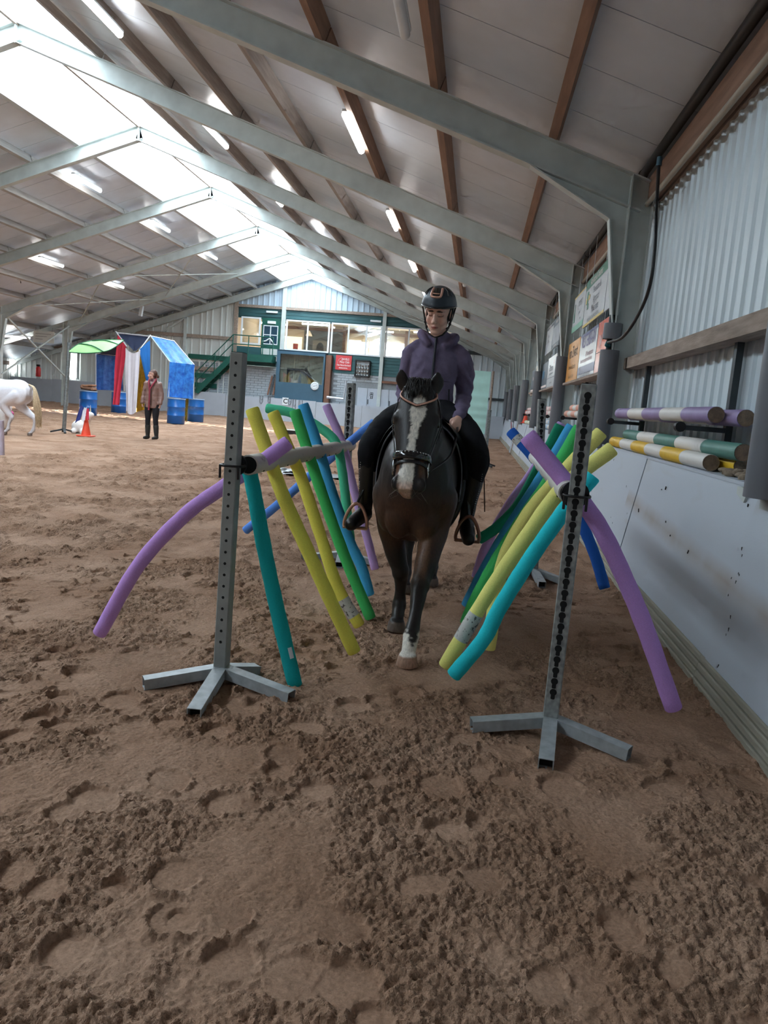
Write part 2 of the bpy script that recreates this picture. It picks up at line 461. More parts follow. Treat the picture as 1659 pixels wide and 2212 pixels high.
def floor_patch(x0, x1, y0, y1, d, fine, drop=0.0):
    nx = int(round((x1-x0)/d)); ny = int(round((y1-y0)/d))
    xs = np.linspace(x0, x1, nx+1); ys = np.linspace(y0, y1, ny+1)
    X, Y = np.meshgrid(xs, ys); x = X.ravel(); y = Y.ravel()
    z, mk = ground(x, y, fine)
    edge = (X == xs[0]) | (X == xs[-1]) | (Y == ys[0]) | (Y == ys[-1]); z = z-.06*edge.ravel()   # borders dip under the neighbouring patch
    v = np.stack([x, y, z-drop, mk], 1)
    i = np.arange(ny)[:, None]*(nx+1)+np.arange(nx)[None, :]
    q = np.stack([i, i+1, i+nx+2, i+nx+1], -1).reshape(-1, 4)
    return v, q
patches = [floor_patch(-2.2, 1.36, 1.15, 3.0, .0047, True), floor_patch(-3.1, -2.18, 1.15, 3.0, .008, True, .001), floor_patch(-3.1, 1.36, 2.98, 5.6, .0078, True, .001),
           floor_patch(-7.2, 1.36, 5.54, 15.0, .022, False, .004),
           floor_patch(-7.2, -3.03, .6, 5.62, .03, False, .004), floor_patch(-25.4, 1.5, 14.75, 39.8, .085, False, .010),
           floor_patch(-25.6, -6.7, Y0, 15.4, .3, False, .02), floor_patch(-7.3, 1.9, Y0, 1.7, .25, False, .02)]
fv = []; fq = []; o = 0
for v, q in patches: fv.append(v); fq.append(q+o); o += len(v)
fv = np.concatenate(fv); fq = np.concatenate(fq)
me = bpy.data.meshes.new('floor'); me.vertices.add(len(fv)); me.vertices.foreach_set('co', fv[:, :3].ravel().astype(np.float32))
me.loops.add(len(fq)*4); me.loops.foreach_set('vertex_index', fq.ravel().astype(np.int32))
me.polygons.add(len(fq)); me.polygons.foreach_set('loop_start', np.arange(0, len(fq)*4, 4, dtype=np.int32))
me.polygons.foreach_set('use_smooth', np.ones(len(fq), dtype=bool))
ca_ = me.attributes.new('clod', 'FLOAT', 'POINT'); ca_.data.foreach_set('value', fv[:, 3].astype(np.float32))
me.update(); me.validate()
tag(link('floor', me, M_SAND), 'brown riding-arena sand trodden into hoof prints and clods', None, None, 'structure')

# ---- ceiling: sandwich panels, purlins, arched rooflight
ceil = empty('ceiling', (0, 0, 0), 'pale grey insulated roof panels on timber purlins with a ridge rooflight', None, None, 'structure')
PW = 1.02; TH = .06
def roof_panel_mesh(xa, xb):
    mb = MB(); za, zb = zt(xa)+.20, zt(xb)+.20
    mb.prism([(xa, 0, za), (xb, 0, zb), (xb, 0, zb+TH), (xa, 0, za+TH)], (0, PW-.012, 0))
    return mb.mesh('roof_panel')
nP = int((YE-Y0)/PW)+1
LP = nP*PW
for (xa, xb) in ((-7.22, -2.72), (-2.72, 1.84), (-15.0, -10.45), (-19.6, -15.0), (-25.0, -19.6)):
    me = roof_panel_mesh(xa, xb); me.materials.append(M_ROOF)
    for k in range(nP):
        o = link('roof_panel', me, M_ROOF, ceil); o.location = (0, Y0+k*PW, 0)
# outer roof skin closes the joints
mb = MB()
for xa, xb in ((-7.22, 1.9), (-25.2, -10.45)):
    mb.prism([(xa, Y0-.2, zt(xa)+.275), (xb, Y0-.2, zt(xb)+.275), (xb, Y0-.2, zt(xb)+.295), (xa, Y0-.2, zt(xa)+.295)], (0, LP+.4, 0))
mb.build('roof_deck', M_STEEL, ceil)
# purlins: one timber per bay
PURL = [.56, -.75, -2.05, -3.36, -4.66, -5.95, -7.25, -10.45, -11.72, -13.02, -14.32, -15.62, -16.92, -18.22, -20.6, -22.6]
for X in PURL:
    mb = MB(); sgn = 1 if X > RX else -1
    a = math.atan(.352)*sgn
    R = Matrix.Rotation(a, 3, 'Y')
    mb.box((0, 2.53, 0), (.095, 5.06, .205), R)
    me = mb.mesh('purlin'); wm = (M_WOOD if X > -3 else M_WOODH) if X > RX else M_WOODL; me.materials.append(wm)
    for k in range(len(FRAMES)-1):
        o = link('purlin', me, wm, ceil); o.location = (X, FRAMES[k]+.02, zt(X)+.103)
        o.scale = (1, (FRAMES[k+1]-FRAMES[k])/5.1, 1)
# rooflight: shallow polycarbonate vault over the ridge, one sheet per metre with ribs between
def vault(X):
    t = (X-RX)/1.62; return 7.18+.52*(1-t*t)+.05
XA_, XB_ = -10.45, -7.22
mb = MB(); n = 14
mb.grid(lambda u, w: (lerp(XA_, XB_, u), w*1.0, vault(lerp(XA_, XB_, u))), n, 1)
mv = mb.mesh('rooflight_sheet'); mv.materials.append(M_SKYL)
mb = MB()
mb.tube([(lerp(XA_, XB_, i/n), 0, vault(lerp(XA_, XB_, i/n))-.012) for i in range(n+1)], .012, 6)
mr_ = mb.mesh('rooflight_rib'); mr_.materials.append(M_WHITE)
SKY0 = -6.4      # unseen near end of the rooflight, cut short to darken the near sand
for k in range(int((YE-SKY0)/1.02)+1):
    o = link('rooflight_sheet', mv, M_SKYL, ceil); o.location = (0, SKY0+k*1.02, 0)
    o = link('rooflight_rib', mr_, M_WHITE, ceil); o.location = (0, SKY0+k*1.02-.01, 0)
mb = MB()
for X in (XA_, XB_): mb.bb((X-.05, Y0, zt(X)+.12), (X+.05, YE, zt(X)+.30))
mb.build('rooflight_kerb', M_WHITE, ceil)
mb = MB(); mb.prism([(XA_-.1, Y0, zt(XA_)+.2), (RX, Y0, 7.75), (XB_+.1, Y0, zt(XB_)+.2), (XB_+.1, Y0, zt(XB_)+.26), (RX, Y0, 7.83), (XA_-.1, Y0, zt(XA_)+.26)], (0, SKY0-Y0, 0)); mb.build('ridge_deck', M_ROOF, ceil)
mb = MB(); mb.bb((RX-.03, Y0, 7.50), (RX+.03, YE, 7.58)); mb.build('ridge_bar', M_WOODG, ceil)

# ---- portal frames
def ibeam(mb, a, b, depth, flange, tf=.014, tw=.01, up=(0, 0, 1)):
    a = V(a); b = V(b); d = (b-a).normalized(); side = V((0, 1, 0)); n = side.cross(d).normalized()
    if n.dot(V(up)) < 0: n = -n
    mb.bar(a+n*(-tf/2), b+n*(-tf/2), flange, tf, n)
    mb.bar(a-n*(depth-tf/2), b-n*(depth-tf/2), flange, tf, n)
    mb.bar(a-n*depth/2, b-n*depth/2, tw, depth-tf, n)
def make_frame():
    root = empty('portal_frame', (0, 0, 0), None, None, None, 'structure')
    for sg in (1, -1):
        def T(x, z): return V((RX+sg*(x-RX), 0, z))
        mb = MB(); ibeam(mb, T(RX+.01, zt(RX)), T(1.64, zt(1.64)), .33, .17); mb.build('rafter', M_STEEL, root)
        # haunch plate with its own flange, column with flanges and stiffener
        mb = MB(); mb.prism([T(.32, zt(.32)-.33)+V((0, -.006, 0)), T(1.22, 3.46)+V((0, -.006, 0)), T(1.41, 2.15)+V((0, -.006, 0)), T(1.41, zt(1.41)-.33)+V((0, -.006, 0))], (0, .012, 0))
        mb.bar(T(.32, zt(.32)-.345), T(1.22, 3.46), .15, .014, T(RX, 9)-T(RX, 8))
        mb.bar(T(1.22, 3.46), T(1.41, 2.13), .15, .014, T(1, 0)-T(0, 0))
        mb.build('haunch', M_STEEL, root)
        mb = MB(); xo = 1.66
        mb.bb((min(T(1.40, 0).x, T(1.415, 0).x), -.09, 0), (max(T(1.40, 0).x, T(1.415, 0).x), .09, zt(1.4)-.02))
        mb.bb((min(T(xo-.015, 0).x, T(xo, 0).x), -.09, 0), (max(T(xo-.015, 0).x, T(xo, 0).x), .09, zt(xo)-.02))
        mb.bb((min(T(1.41, 0).x, T(xo-.01, 0).x), -.006, 0), (max(T(1.41, 0).x, T(xo-.01, 0).x), .006, zt(1.55)-.04))
        mb.build('column', M_STEEL, root)
        if sg < 0:
            mb = MB(); ibeam(mb, V((-19.3, 0, zt(-19.3))), V((-24.7, 0, zt(-24.7))), .2, .12); mb.build('aisle_rafter', M_STEEL, root)
            mb = MB(); mb.bb((-24.75, -.06, 0), (-24.6, .06, zt(-24.7))); mb.build('aisle_column', M_STEEL, root)
    mb = MB(); mb.bb((RX-.012, -.085, 7.19), (RX+.012, .085, 7.54)); mb.build('apex_plate', M_STEEL, root)
    # half-round plastic guard over the column's edge
    mb = MB(); mb.tube([(1.395, 0, 1.0), (1.395, 0, 2.36)], .105, 20); mb.build('column_guard', M_GUARD, root)
    return root
fr = make_frame(); fr.location = (0, FRAMES[0], 0); fr['label'] = 'grey steel portal frame spanning the riding hall'
frames = [fr]
for Y in FRAMES[1:]:
    c = copy_tree(fr); c.location = (0, Y, 0); frames.append(c)
fr8 = frames[FRAMES.index(8.9)]
for ch in fr8.children:
    if ch.name.startswith('column_guard'):
        mb = MB(); mb.tube([(1.395, 0, 1.0), (1.395, 0, 2.08)], .105, 20); ch.data = mb.mesh('column_guard'); ch.data.materials.append(M_GUARD)
mb = MB(); mb.tube([(1.40, 0, 2.20), (1.40, 0, 2.37)], .10, 18); mb.build('guard_collar', M_GUARD, fr8, False)
mb = MB(); mb.tube([(1.39, 0, 2.05), (1.39, 0, 2.46)], .045, 12); mb.build('drain_pipe', M_BLACK, fr8, False)
mb = MB(); mb.tube([(1.37, -.03, 2.12), (1.34, -.08, 2.13), (1.345, -.12, 2.15)], .024, 10); mb.build('hose_elbow', mat('teal_fitting', S(30, 110, 120), .4), fr8, False)
# roof bracing rods near the end and cross bracing in the aisle line
mb = MB()
for (a, b) in (((-11.2, 34.5), (-14.5, 29.4)), ((-11.2, 29.4), (-14.5, 34.5)), ((-15.0, 34.5), (-18.6, 29.4)), ((-15.0, 29.4), (-18.6, 34.5))):
    mb.tube([(a[0], a[1], zt(a[0])-.2), (b[0], b[1], zt(b[0])-.2)], .022, 6)
for (a, b) in (((-8.5, 34.5), (-4.6, 39.2)), ((-4.6, 34.5), (-8.5, 39.2)), ((-4.2, 34.5), (-.5, 39.2)), ((-.5, 34.5), (-4.2, 39.2))):
    mb.tube([(a[0], a[1], zt(a[0])-.2), (b[0], b[1], zt(b[0])-.2)], .022, 6)
mb.build('bracing_rod', M_STEEL, ceil)
for (za, zb) in ((3.7, 1.25), (1.25, 3.7)):
    mb = MB(); mb.bar((-19.12, 29.4, za), (-19.12, 34.5, zb), .06, .06); mb.build('cross_brace', M_STEEL, ceil)

# ---- corrugated cladding
def corr(mb, o, d, n, width, z0, ztop, period=.21, depth=.019):
    """trapezoidal sheet: starts at o, runs along d, ribs rise along n"""
    o = V(o); d = V(d); n = V(n); pts = []; s = 0
    while s < width-1e-6:
        for (ds, h) in ((0, 0), (.62*period, 0), (.72*period, 1), (.90*period, 1)):
            if s+ds <= width: pts.append((s+ds, h))
        s += period
    pts.append((width, 0))
    lo = []; hi = []
    for (a, h) in pts:
        p = o+d*a+n*(h*depth)
        lo.append((p.x, p.y, z0(p) if callable(z0) else z0)); hi.append((p.x, p.y, ztop(p) if callable(ztop) else ztop))
    k = len(pts)
    mb.add(lo+hi, [(i, i+1, k+i+1, k+i) for i in range(k-1)])
wr = empty('wall_right', (0, 0, 0), 'white corrugated steel side wall above a slanted grey kickboard', None, None, 'structure')
mb = MB(); corr(mb, (0, 0, 0), (0, 1, 0), (-1, 0, 0), 1.05, 1.0, 3.66); mc1 = mb.mesh('corrugated_sheet'); mc1.materials.append(M_CORR)
for k in range(int((YE-Y0)/1.05)+1):
    o = link('corrugated_sheet', mc1, M_CORR, wr); o.location = (1.745 if k % 2 else 1.742, Y0+k*1.05, 0)
mb = MB(); mb.bb((1.76, Y0, 0), (1.82, YE+.2, 4.3)); mb.build('outer_skin', M_STEEL, wr)
mb = MB(); mb.bb((1.60, Y0, 3.68), (1.70, YE, 3.92)); mb.build('eave_beam', M_WOOD, wr)
mb = MB(); mb.bb((1.71, Y0, 3.66), (1.75, YE, 4.1)); mb.build('eave_board', M_WOODG, wr)
mb = MB(); mb.tube([(1.60, Y0, 3.635), (1.60, YE, 3.635)], .026, 10); mb.build('cream_conduit', M_PIPEW, wr)
for k in range(11):
    ya = -8.0+k*4.3; mb = MB(); mb.tube([(1.55, ya, 3.985), (1.55, ya+4.25, 3.985)], .045, 12)
    mb.tube([(1.55, ya+4.12, 3.985), (1.55, ya+4.3, 3.985)], .052, 12); mb.build('black_pipe', M_BLACK, wr)
for k in range(len(FRAMES)-1):
    ya, yb = FRAMES[k]+.12, FRAMES[k+1]-.12
    mb = MB(); mb.bb((1.56, ya-.3 if k == 4 else ya, 1.885), (1.705, yb, 2.005)); mb.build('timber_girt', M_WOODG, wr)
    for f in ((.25, .86) if not 3 <= k <= 6 else ()):
        y = lerp(ya, yb, f); mb = MB(); mb.bb((1.665, y-.035, 1.02), (1.705, y+.035, 1.89)); mb.build('steel_post', M_STEEL_D, wr)
# slanted kickboard panels, with a ledge on top and plastic planks at the foot
kp = MB(); L = 2.55; t = .018
kp.prism([(1.272, 0, .14), (1.420, 0, 1.03), (1.420+t, 0, 1.03), (1.272+t, 0, .12)], (0, L-.006, 0))
mkp = kp.mesh('kick_panel'); mkp.materials.append(M_KICKST)
for k in range(21):
    y = -13.95+k*L+.05
    o = link('kick_panel', mkp, M_KICKST, wr); o.location = (rnd.uniform(-.006, .006), y, 0)
kp = MB(); kp.bb((1.415, 0, 1.025), (1.74, L-.004, 1.045)); ml = kp.mesh('kick_ledge'); ml.materials.append(M_KICK)
for k in range(21):
    o = link('kick_ledge', ml, M_KICK, wr); o.location = (0, -13.9+k*L, 0)
for j in range(4):
    kp = MB(); kp.box((0, 1.5, 0), (.03, 3.0, .036), None, .006); mpl = kp.mesh('base_plank'); mpl.materials.append(M_PLANK)
    for k in range(18):
        o = link('base_plank', mpl, M_PLANK, wr); o.location = (1.252+.0072*j, Y0+k*3.0, .012+.04*j)

# far left aisle wall and rear wall close the hall; an unseen opening is added in the aisle wall to let the low sun in
wl = empty('wall_left', (0, 0, 0), 'pale corrugated wall of the low side aisle', None, None, 'structure')
SLIT = (28.7, 30.9)
for (ya, yb) in ((Y0, SLIT[0]), (SLIT[1], YE)):
    n = max(1, int((yb-ya)/1.05))
    mb = MB(); mb.bb((-24.95, ya, 0), (-24.87, yb, 2.6)); mb.build('outer_skin', M_STEEL, wl)
    mb = MB(); corr(mb, (-24.85, ya, 0), (0, 1, 0), (1, 0, 0), yb-ya, .9, 2.1); mb.build('corrugated_sheet', M_CORR2, wl)
    mb = MB(); mb.bb((-24.86, ya, 0), (-24.80, yb, .95)); mb.build('kick_panel', M_KICK, wl)
mb = MB(); mb.bb((-24.95, SLIT[0]-.1, 1.95), (-24.8, SLIT[1]+.1, 2.6)); mb.build('lintel', M_WOODG, wl)
mb = MB(); mb.bb((-24.83, 24.5, 1.75), (-24.76, 38.9, 1.95)); mb.build('timber_girt', M_WOODG, wl)
wb = empty('wall_rear', (0, 0, 0), 'pale wall at the near end of the hall', None, None, 'structure')
mb = MB(); mb.bb((-25.2, Y0-.2, 0), (1.9, Y0-.02, 8.2)); mb.build('panel', M_CORR2, wb)
# ================================================================== END WALL with the canteen on its upper floor
we = empty('wall_end', (0, 0, 0), 'gable wall with green boarding, canteen windows, judge booth and grey kickboard', None, None, 'structure')
YW = 39.45
def E2(x, y, Y=YW): p = py(x, y, Y); return p.x, p.z
def roofz(p): return zt(p.x)+.18
GX0, GX1 = -12.72, -1.25           # the boarded canteen front
# corrugated sheets: gable above the canteen and the full height beside it
def sheets(xa, xb, z0, m):
    n = max(1, round((xb-xa)/1.16)); w = (xb-xa)/n
    for k in range(n):
        mb = MB(); corr(mb, (xa+k*w, YW+.02+(.004 if k % 2 else 0), 0), (1, 0, 0), (0, -1, 0), w, z0, roofz, .29, .045)
        mb.build('corrugated_sheet', m, we)
M_GABLE = mat('corrugated_gable', S(182, 200, 214), .4, .05, .05, 1.2, 0, stretch=(1, 1, .3))
sheets(GX0, GX1, 5.72, M_GABLE)
sheets(-19.1, GX0, 1.0, M_CORR2)
sheets(-24.8, -19.1, 1.0, M_CORR2)
sheets(GX1, 1.74, 1.0, M_CORR)
mb = MB(); mb.bb((-25.0, YW+.1, 0), (GX0, YW+.16, 8)); mb.bb((GX1, YW+.1, 0), (1.9, YW+.16, 8)); mb.bb((GX0, YW+.1, 5.75), (GX1, YW+.16, 8)); mb.bb((GX0, YW+.35, 0), (GX1, YW+.4, 3.3)); mb.build('outer_skin', M_STEEL, we)
# rails and posts of the gable
def post(x, z0, z1, w=.16, m=M_STEEL):
    mb = MB(); mb.bb((x-w/2, YW-.16, z0), (x+w/2, YW-.02, z1)); mb.build('gable_post', m, we)
post(-10.22, 3.5, zt(-10.22)+.05, .2); post(-5.02, .9, zt(-5.02)+.05, .18); post(-12.72, 1.0, zt(-12.72)+.05, .18, M_WOODG); post(-15.4, 1.0, zt(-15.4)); post(GX1+.05, 1.0, zt(GX1), .12)
for (xa, xb, z, h, m) in ((-12.7, -1.25, 5.70, .14, M_WOODG), (-19.0, -12.8, 4.0, .16, M_WOODG), (-24.7, -19.2, 2.9, .16, M_WOODG), (-1.2, 1.6, 4.15, .16, M_STEEL_D), (-1.2, 1.6, 1.95, .12, M_STEEL_D), (-16, -12.8, 2.35, .2, M_WOODG)):
    mb = MB(); mb.bb((xa, YW-.12, z-h/2), (xb, YW-.03, z+h/2)); mb.build('timber_rail', m, we)
mb = MB(); mb.bar((-15.4, YW-.08, zt(-15.4)-.3), (-18.9, YW-.08, 2.4), .08, .05, (0, 1, 0)); mb.build('gable_brace', M_STEEL, we)
# kickboard
KZ = 1.12
for k in range(11):
    xa = -24.7+k*2.37
    mb = MB(); mb.bb((xa, 38.72, 0), (xa+2.355, 38.76, KZ+rnd.uniform(-.02, .03)+(.06 if xa < -13 else 0))); mb.build('kick_panel', M_KICK, we)
mb = MB(); mb.bb((-24.7, 38.74, KZ-.06), (1.4, YW, KZ-.03)); mb.build('kick_ledge', M_KICK, we)
# green horizontal boards, one by one
def boards(xa, xb, za, zb, n, m=M_GREEN, yo=0.0):
    h = (zb-za)/n
    for k in range(n):
        mb = MB(); mb.box(((xa+xb)/2, YW-.02-yo, za+(k+.5)*h), (xb-xa, .03, h-.012), Matrix.Rotation(math.radians(-4), 3, 'X')); mb.build('cladding_board', m, we)
mb = MB(); mb.bb((GX0, YW, 5.1), (GX1, YW+.05, 5.72)); mb.bb((GX0, YW, 2.72), (GX1, YW+.05, 3.66)); mb.build('cladding_backing', M_GREEN, we)
boards(-12.6, -10.35, 5.22, 5.68, 3); boards(-10.1, -1.3, 5.20, 5.68, 3)
boards(-7.5, -5.12, 2.66, 3.6, 6); boards(-4.92, -1.3, 2.66, 3.6, 6)
mb = MB(); mb.bb((-12.62, YW-.05, 2.9), (-10.35, YW+.02, 3.66)); mb.build('door_apron', M_GREEN, we)
# brick wall under the canteen: stretcher bond, brick by brick
mb = MB(); mb.bb((-15.0, YW+.005, 1.0), (GX1, YW+.05, 2.7)); mb.build('brick_wall_mortar', M_MORTAR, we)
bw = MB(); bw.box((0, 0, 0), (.385, .03, .112), None, .006); mbk = bw.mesh('brick'); mbk.materials.append(M_BRICK)
nb = 0
for r in range(13):
    z = 1.14+r*.122
    for (xa, xb) in ((-14.4, -10.25), (-7.45, -6.25), (-6.25, -5.15)):
        x = xa+(.2 if r % 2 else .0)
        while x+.2 < xb and nb < 300:
            if not (z < 2.30 and x > -6.35 and xa > -8):
                o = link('brick', mbk, M_BRICK, we); o.location = (x+.2, YW-.002, z); nb += 1
            x += .40
# windows: frame, mullions, panes
def window(name, x0, x1, z0, z1, mull, y=YW-.04, fw=.075, label=None):
    w = empty(name, ((x0+x1)/2, y, z0), label, None, None, 'structure')
    mb = MB(); mb.bb((x0, y-.04, z0), (x1, y+.04, z0+fw)); mb.bb((x0, y-.04, z1-fw), (x1, y+.04, z1)); mb.bb((x0, y-.04, z0+fw), (x0+fw, y+.04, z1-fw)); mb.bb((x1-fw, y-.04, z0+fw), (x1, y+.04, z1-fw))
    mb.build('window_frame', M_WHITE, w)
    xs = [x0+fw]+[lerp(x0, x1, m) for m in mull]+[x1-fw]
    for m in xs[1:-1]:
        mb = MB(); mb.bb((m-.035, y-.035, z0+fw), (m+.035, y+.035, z1-fw)); mb.build('mullion', M_WHITE, w)
    for a, b in zip(xs, xs[1:]):
        mb = MB(); mb.bb((a, y-.004, z0+fw), (b, y+.004, z1-fw)); mb.build('pane', M_GLASS, w)
    return w
a = E2(519, 672); b = E2(561, 748)
window('window_1', -12.45, -11.42, 3.78, 5.16, [], label='upstairs window beside the green door above the stairs')
window('window_2', -10.08, -7.80, 3.62, 5.16, [.5], label='two-light canteen window above the blue booth')
window('window_3', -7.72, -5.12, 3.62, 5.16, [.345, .70], label='three-light canteen window above the red sign')
window('window_4', -4.92, -1.35, 3.62, 5.16, [.33, .66], label='canteen window partly behind the rider')
# door upstairs
d = empty('door_1', (-10.9, YW-.04, 3.3), 'green upstairs door with a four-pane light', None, None, 'structure')
mb = MB(); mb.bb((-11.36, YW-.06, 3.1), (-10.36, YW+.01, 5.16)); mb.build('door_leaf', M_GREEN2, d)
mb = MB(); mb.bb((-11.24, YW-.075, 3.86), (-10.50, YW-.06, 4.78)); mb.build('door_light', mat('door_glass', S(38, 66, 84), .15, 0, .1, 3), d)
mb = MB()
for (xa, xb, za, zb) in ((-11.26, -10.48, 4.75, 4.80), (-11.26, -10.48, 3.83, 3.88), (-11.26, -11.22, 3.86, 4.78), (-10.52, -10.48, 3.86, 4.78), (-10.90, -10.85, 3.86, 4.78), (-11.26, -10.48, 4.30, 4.34)):
    mb.bb((xa, YW-.085, za), (xb, YW-.07, zb))
mb.build('glazing_bar', M_WHITE, d)
for (xa, xb, za, zb) in ((-11.3, -10.88, 3.32, 3.62), (-10.84, -10.46, 3.32, 3.62), (-11.3, -10.88, 3.0, 3.26), (-10.84, -10.46, 3.0, 3.26)):
    mb = MB(); mb.bb((xa, YW-.08, za), (xb, YW-.058, zb)); mb.build('door_panel', M_CORR2, d)
mb = MB(); mb.tube(spline([(-11.27, YW-.09, 3.98), (-11.1, YW-.09, 4.0), (-10.9, YW-.09, 4.12), (-10.75, YW-.09, 3.98), (-10.68, YW-.09, 3.9)], 4), .035, 8); mb.build('door_sticker', M_WHITE, d)
for (xa, xb, za, zb, lab) in ((-11.15, -10.55, 5.42, 5.52, 'wall light strip above the green upstairs door'), (-11.05, -10.62, 4.88, 5.02, 'white notice plate over the green upstairs door')):
    mb = MB(); mb.bb((xa, YW-.14, za), (xb, YW-.07, zb), .01); tag(mb.build('wall_plate', M_WHITE), lab, 'plate')
mb = MB(); mb.bb((-5.75, YW-.14, 5.32), (-5.2, YW-.06, 5.42), .01); tag(mb.build('wall_plate', M_WHITE), 'white light strip on the boards above the canteen window', 'plate')
# canteen room behind the glass
M_CREAM = mat('cream_plaster', S(214, 196, 170), .8, 0, .06, 2); M_DARKW = mat('slate_plaster', S(104, 112, 120), .8, 0, .08, 2)
M_BROWN = mat('brown_timber', S(120, 84, 66), .7, 0, .15, 3)
rm = empty('wall_canteen', (0, 0, 0), 'canteen room seen through the upstairs windows', None, None, 'structure')
YB = 45.0
mb = MB(); mb.bb((GX0, YW+.06, 3.3), (GX1, YB, 3.45)); mb.build('room_floor', mat('pale_floor', S(206, 190, 168), .6), rm)
mb = MB(); mb.bb((GX0, YW+.06, 5.5), (GX1, YB, 5.6)); mb.build('room_ceiling', M_CREAM, rm)
mb = MB(); mb.bb((GX0-.1, YW+.06, 3.3), (GX0, YB, 5.6)); mb.bb((GX1, YW+.06, 3.3), (GX1+.1, YB, 5.6)); mb.build('room_side', M_CREAM, rm)
mb = MB(); mb.bb((GX0, YB, 3.3), (GX1, YB+.1, 5.6)); mb.build('room_back', M_CREAM, rm)
mb = MB(); mb.bb((-10.4, YB-.018, 3.45), (-8.1, YB-.005, 5.18)); mb.build('dark_panel', M_DARKW, rm)
mb = MB(); mb.bb((GX0, YB-.15, 5.18), (GX1, YB-.02, 5.34)); mb.build('room_beam', M_BROWN, rm)
for x in (-8.0, -4.4): 
    mb = MB(); mb.bb((x-.08, YB-.2, 3.45), (x+.08, YB-.03, 5.5)); mb.build('room_post', M_BROWN, rm)
for (xa, xb, za, zb) in ((-7.8, -6.6, 3.5, 4.78), (-6.5, -5.3, 3.5, 4.78), (-5.2, -4.5, 3.5, 4.78), (-4.2, -3.0, 3.5, 4.78), (-2.9, -1.4, 3.5, 4.78), (-14.0+1.4, -12.1, 4.0, 4.9)):
    mb = MB(); mb.bb((xa, YB-.05, za), (xb, YB-.02, zb)); mb.build('bright_window', M_DAY, rm)
mb = MB(); mb.bb((-11.65, YB-.06, 3.45), (-10.5, YB-.02, 4.75)); mb.build('lit_doorway', emit('lit_room', (1, .93, .78), 1.1), rm)
for (x, y) in ((-9.5, 42.2), (-6.6, 43.5), (-3.9, 42.8), (-2.6, 43.8)):
    r = empty('pendant_lamp', (x, y, 4.6), None, 'lamp')
    mb = MB(); mb.lathe([(.20, 0), (.16, .1), (.06, .26), (.02, .30)], (x, y, 4.62), 14); mb.build('lamp_shade', M_CREAM, r)
    mb = MB(); mb.tube([(x, y, 4.9), (x, y, 5.5)], .008, 6); mb.build('lamp_cord', M_BLACK, r)
    r['label'] = {-9.5: 'cream pendant lamp behind the window above the booth', -6.6: 'cream pendant lamp behind the window above the red sign', -3.9: 'cream pendant lamp hidden beside the rider behind the canteen glass', -2.6: 'cream pendant lamp deepest in the canteen'}[x]
for (x, y) in ((-9.0, 41.3), (-5.6, 42.6), (-3.0, 41.6), (-11.6, 42.5)):
    mb = MB(); mb.box((x, y, 5.18), (1.4, .12, .08), None, .01); tag(mb.build('tube_light', M_TUBE), {-9.0: 'lit tube on the canteen ceiling above the booth window', -5.6: 'lit tube on the canteen ceiling above the red sign', -3.0: 'lit tube on the canteen ceiling behind the rider', -11.6: 'lit tube on the canteen ceiling near the stairs'}[x], 'lamp')
pc = empty('horse_picture', (-9.3, YB-.1, 3.7), 'grey horse portrait hanging in the canteen', 'picture')
mb = MB(); mb.bb((-9.85, YB-.1, 3.62), (-8.95, YB-.05, 4.62)); mb.build('canvas', mat('grey_canvas', S(150, 150, 148), .7), pc)
mb = MB(); mb.ell((-9.4, YB-.1, 4.15), (.22, .02, .38), None, 14, 8); mb.ell((-9.25, YB-.1, 3.85), (.18, .02, .24), None, 12, 6); mb.build('horse_silhouette', mat('dark_print', S(70, 72, 76), .7, 0, .4, 6), pc)
mb = MB(); mb.bb((-11.0, YB-.12, 3.85), (-10.72, YB-.07, 4.35)); o = mb.build('red_poster', mat('poster_red', S(190, 70, 55), .5, 0, .3, 9)); tag(o, 'small red poster inside the lit canteen doorway', 'poster')
# booth under the canteen
bo = empty('judge_booth', (-9.0, YW-.5, 1.0), 'blue-green judge booth with a wide dark window under the canteen', 'booth')
yb0 = YW-.55
bx0, bz1 = E2(599, 757, yb0); bx1, _ = E2(703, 770, yb0); bz0 = 1.0
wz1 = 3.40; wz0 = 1.98; wx0 = bx0+.18; wx1 = bx0+2.42
mb = MB()
mb.bb((bx0, yb0, bz0), (bx1, yb0+.06, wz0)); mb.bb((bx0, yb0, wz1), (bx1, yb0+.06, 3.58)); mb.bb((bx0, yb0, wz0), (wx0, yb0+.06, wz1)); mb.bb((wx1, yb0, wz0), (bx1, yb0+.06, wz1))
mb.bb((bx1-.06, yb0+.06, bz0), (bx1, YW, 3.58)); mb.bb((bx0, yb0+.06, bz0), (bx0+.06, YW, 3.58)); mb.bb((bx0, yb0, 3.55), (bx1, YW, 3.6))
mb.build('booth_shell', M_TEALBOX, bo)
for k in range(3):
    a, b = lerp(wx0, wx1, k/3), lerp(wx0, wx1, (k+1)/3)
    mb = MB(); mb.bb((a+.012, yb0+.02, wz0), (b-.012, yb0+.03, wz1)); mb.build('pane', glass('booth_glass', (.85, .88, .88), .26), bo)
mb = MB(); mb.bb((bx0+.1, YW-.06, 1.5), (bx1-.1, YW-.03, 3.5)); mb.build('booth_curtain', mat('pale_curtain', S(222, 220, 200), .8, 0, .2, 6, 0, stretch=(6, 1, .4)), bo)
mb = MB(); mb.bar((wx0+1.25, YW-.2, 2.75), (wx0+1.75, YW-.2, 2.0), .12, .2, (0, 1, 0)); mb.bb((wx0+.3, YW-.2, 2.62), (wx0+1.3, YW-.12, 2.72)); mb.bb((wx0+.3, YW-.2, 2.0), (wx0+.36, YW-.12, 2.7)); mb.build('booth_chair', M_STEEL_D, bo)
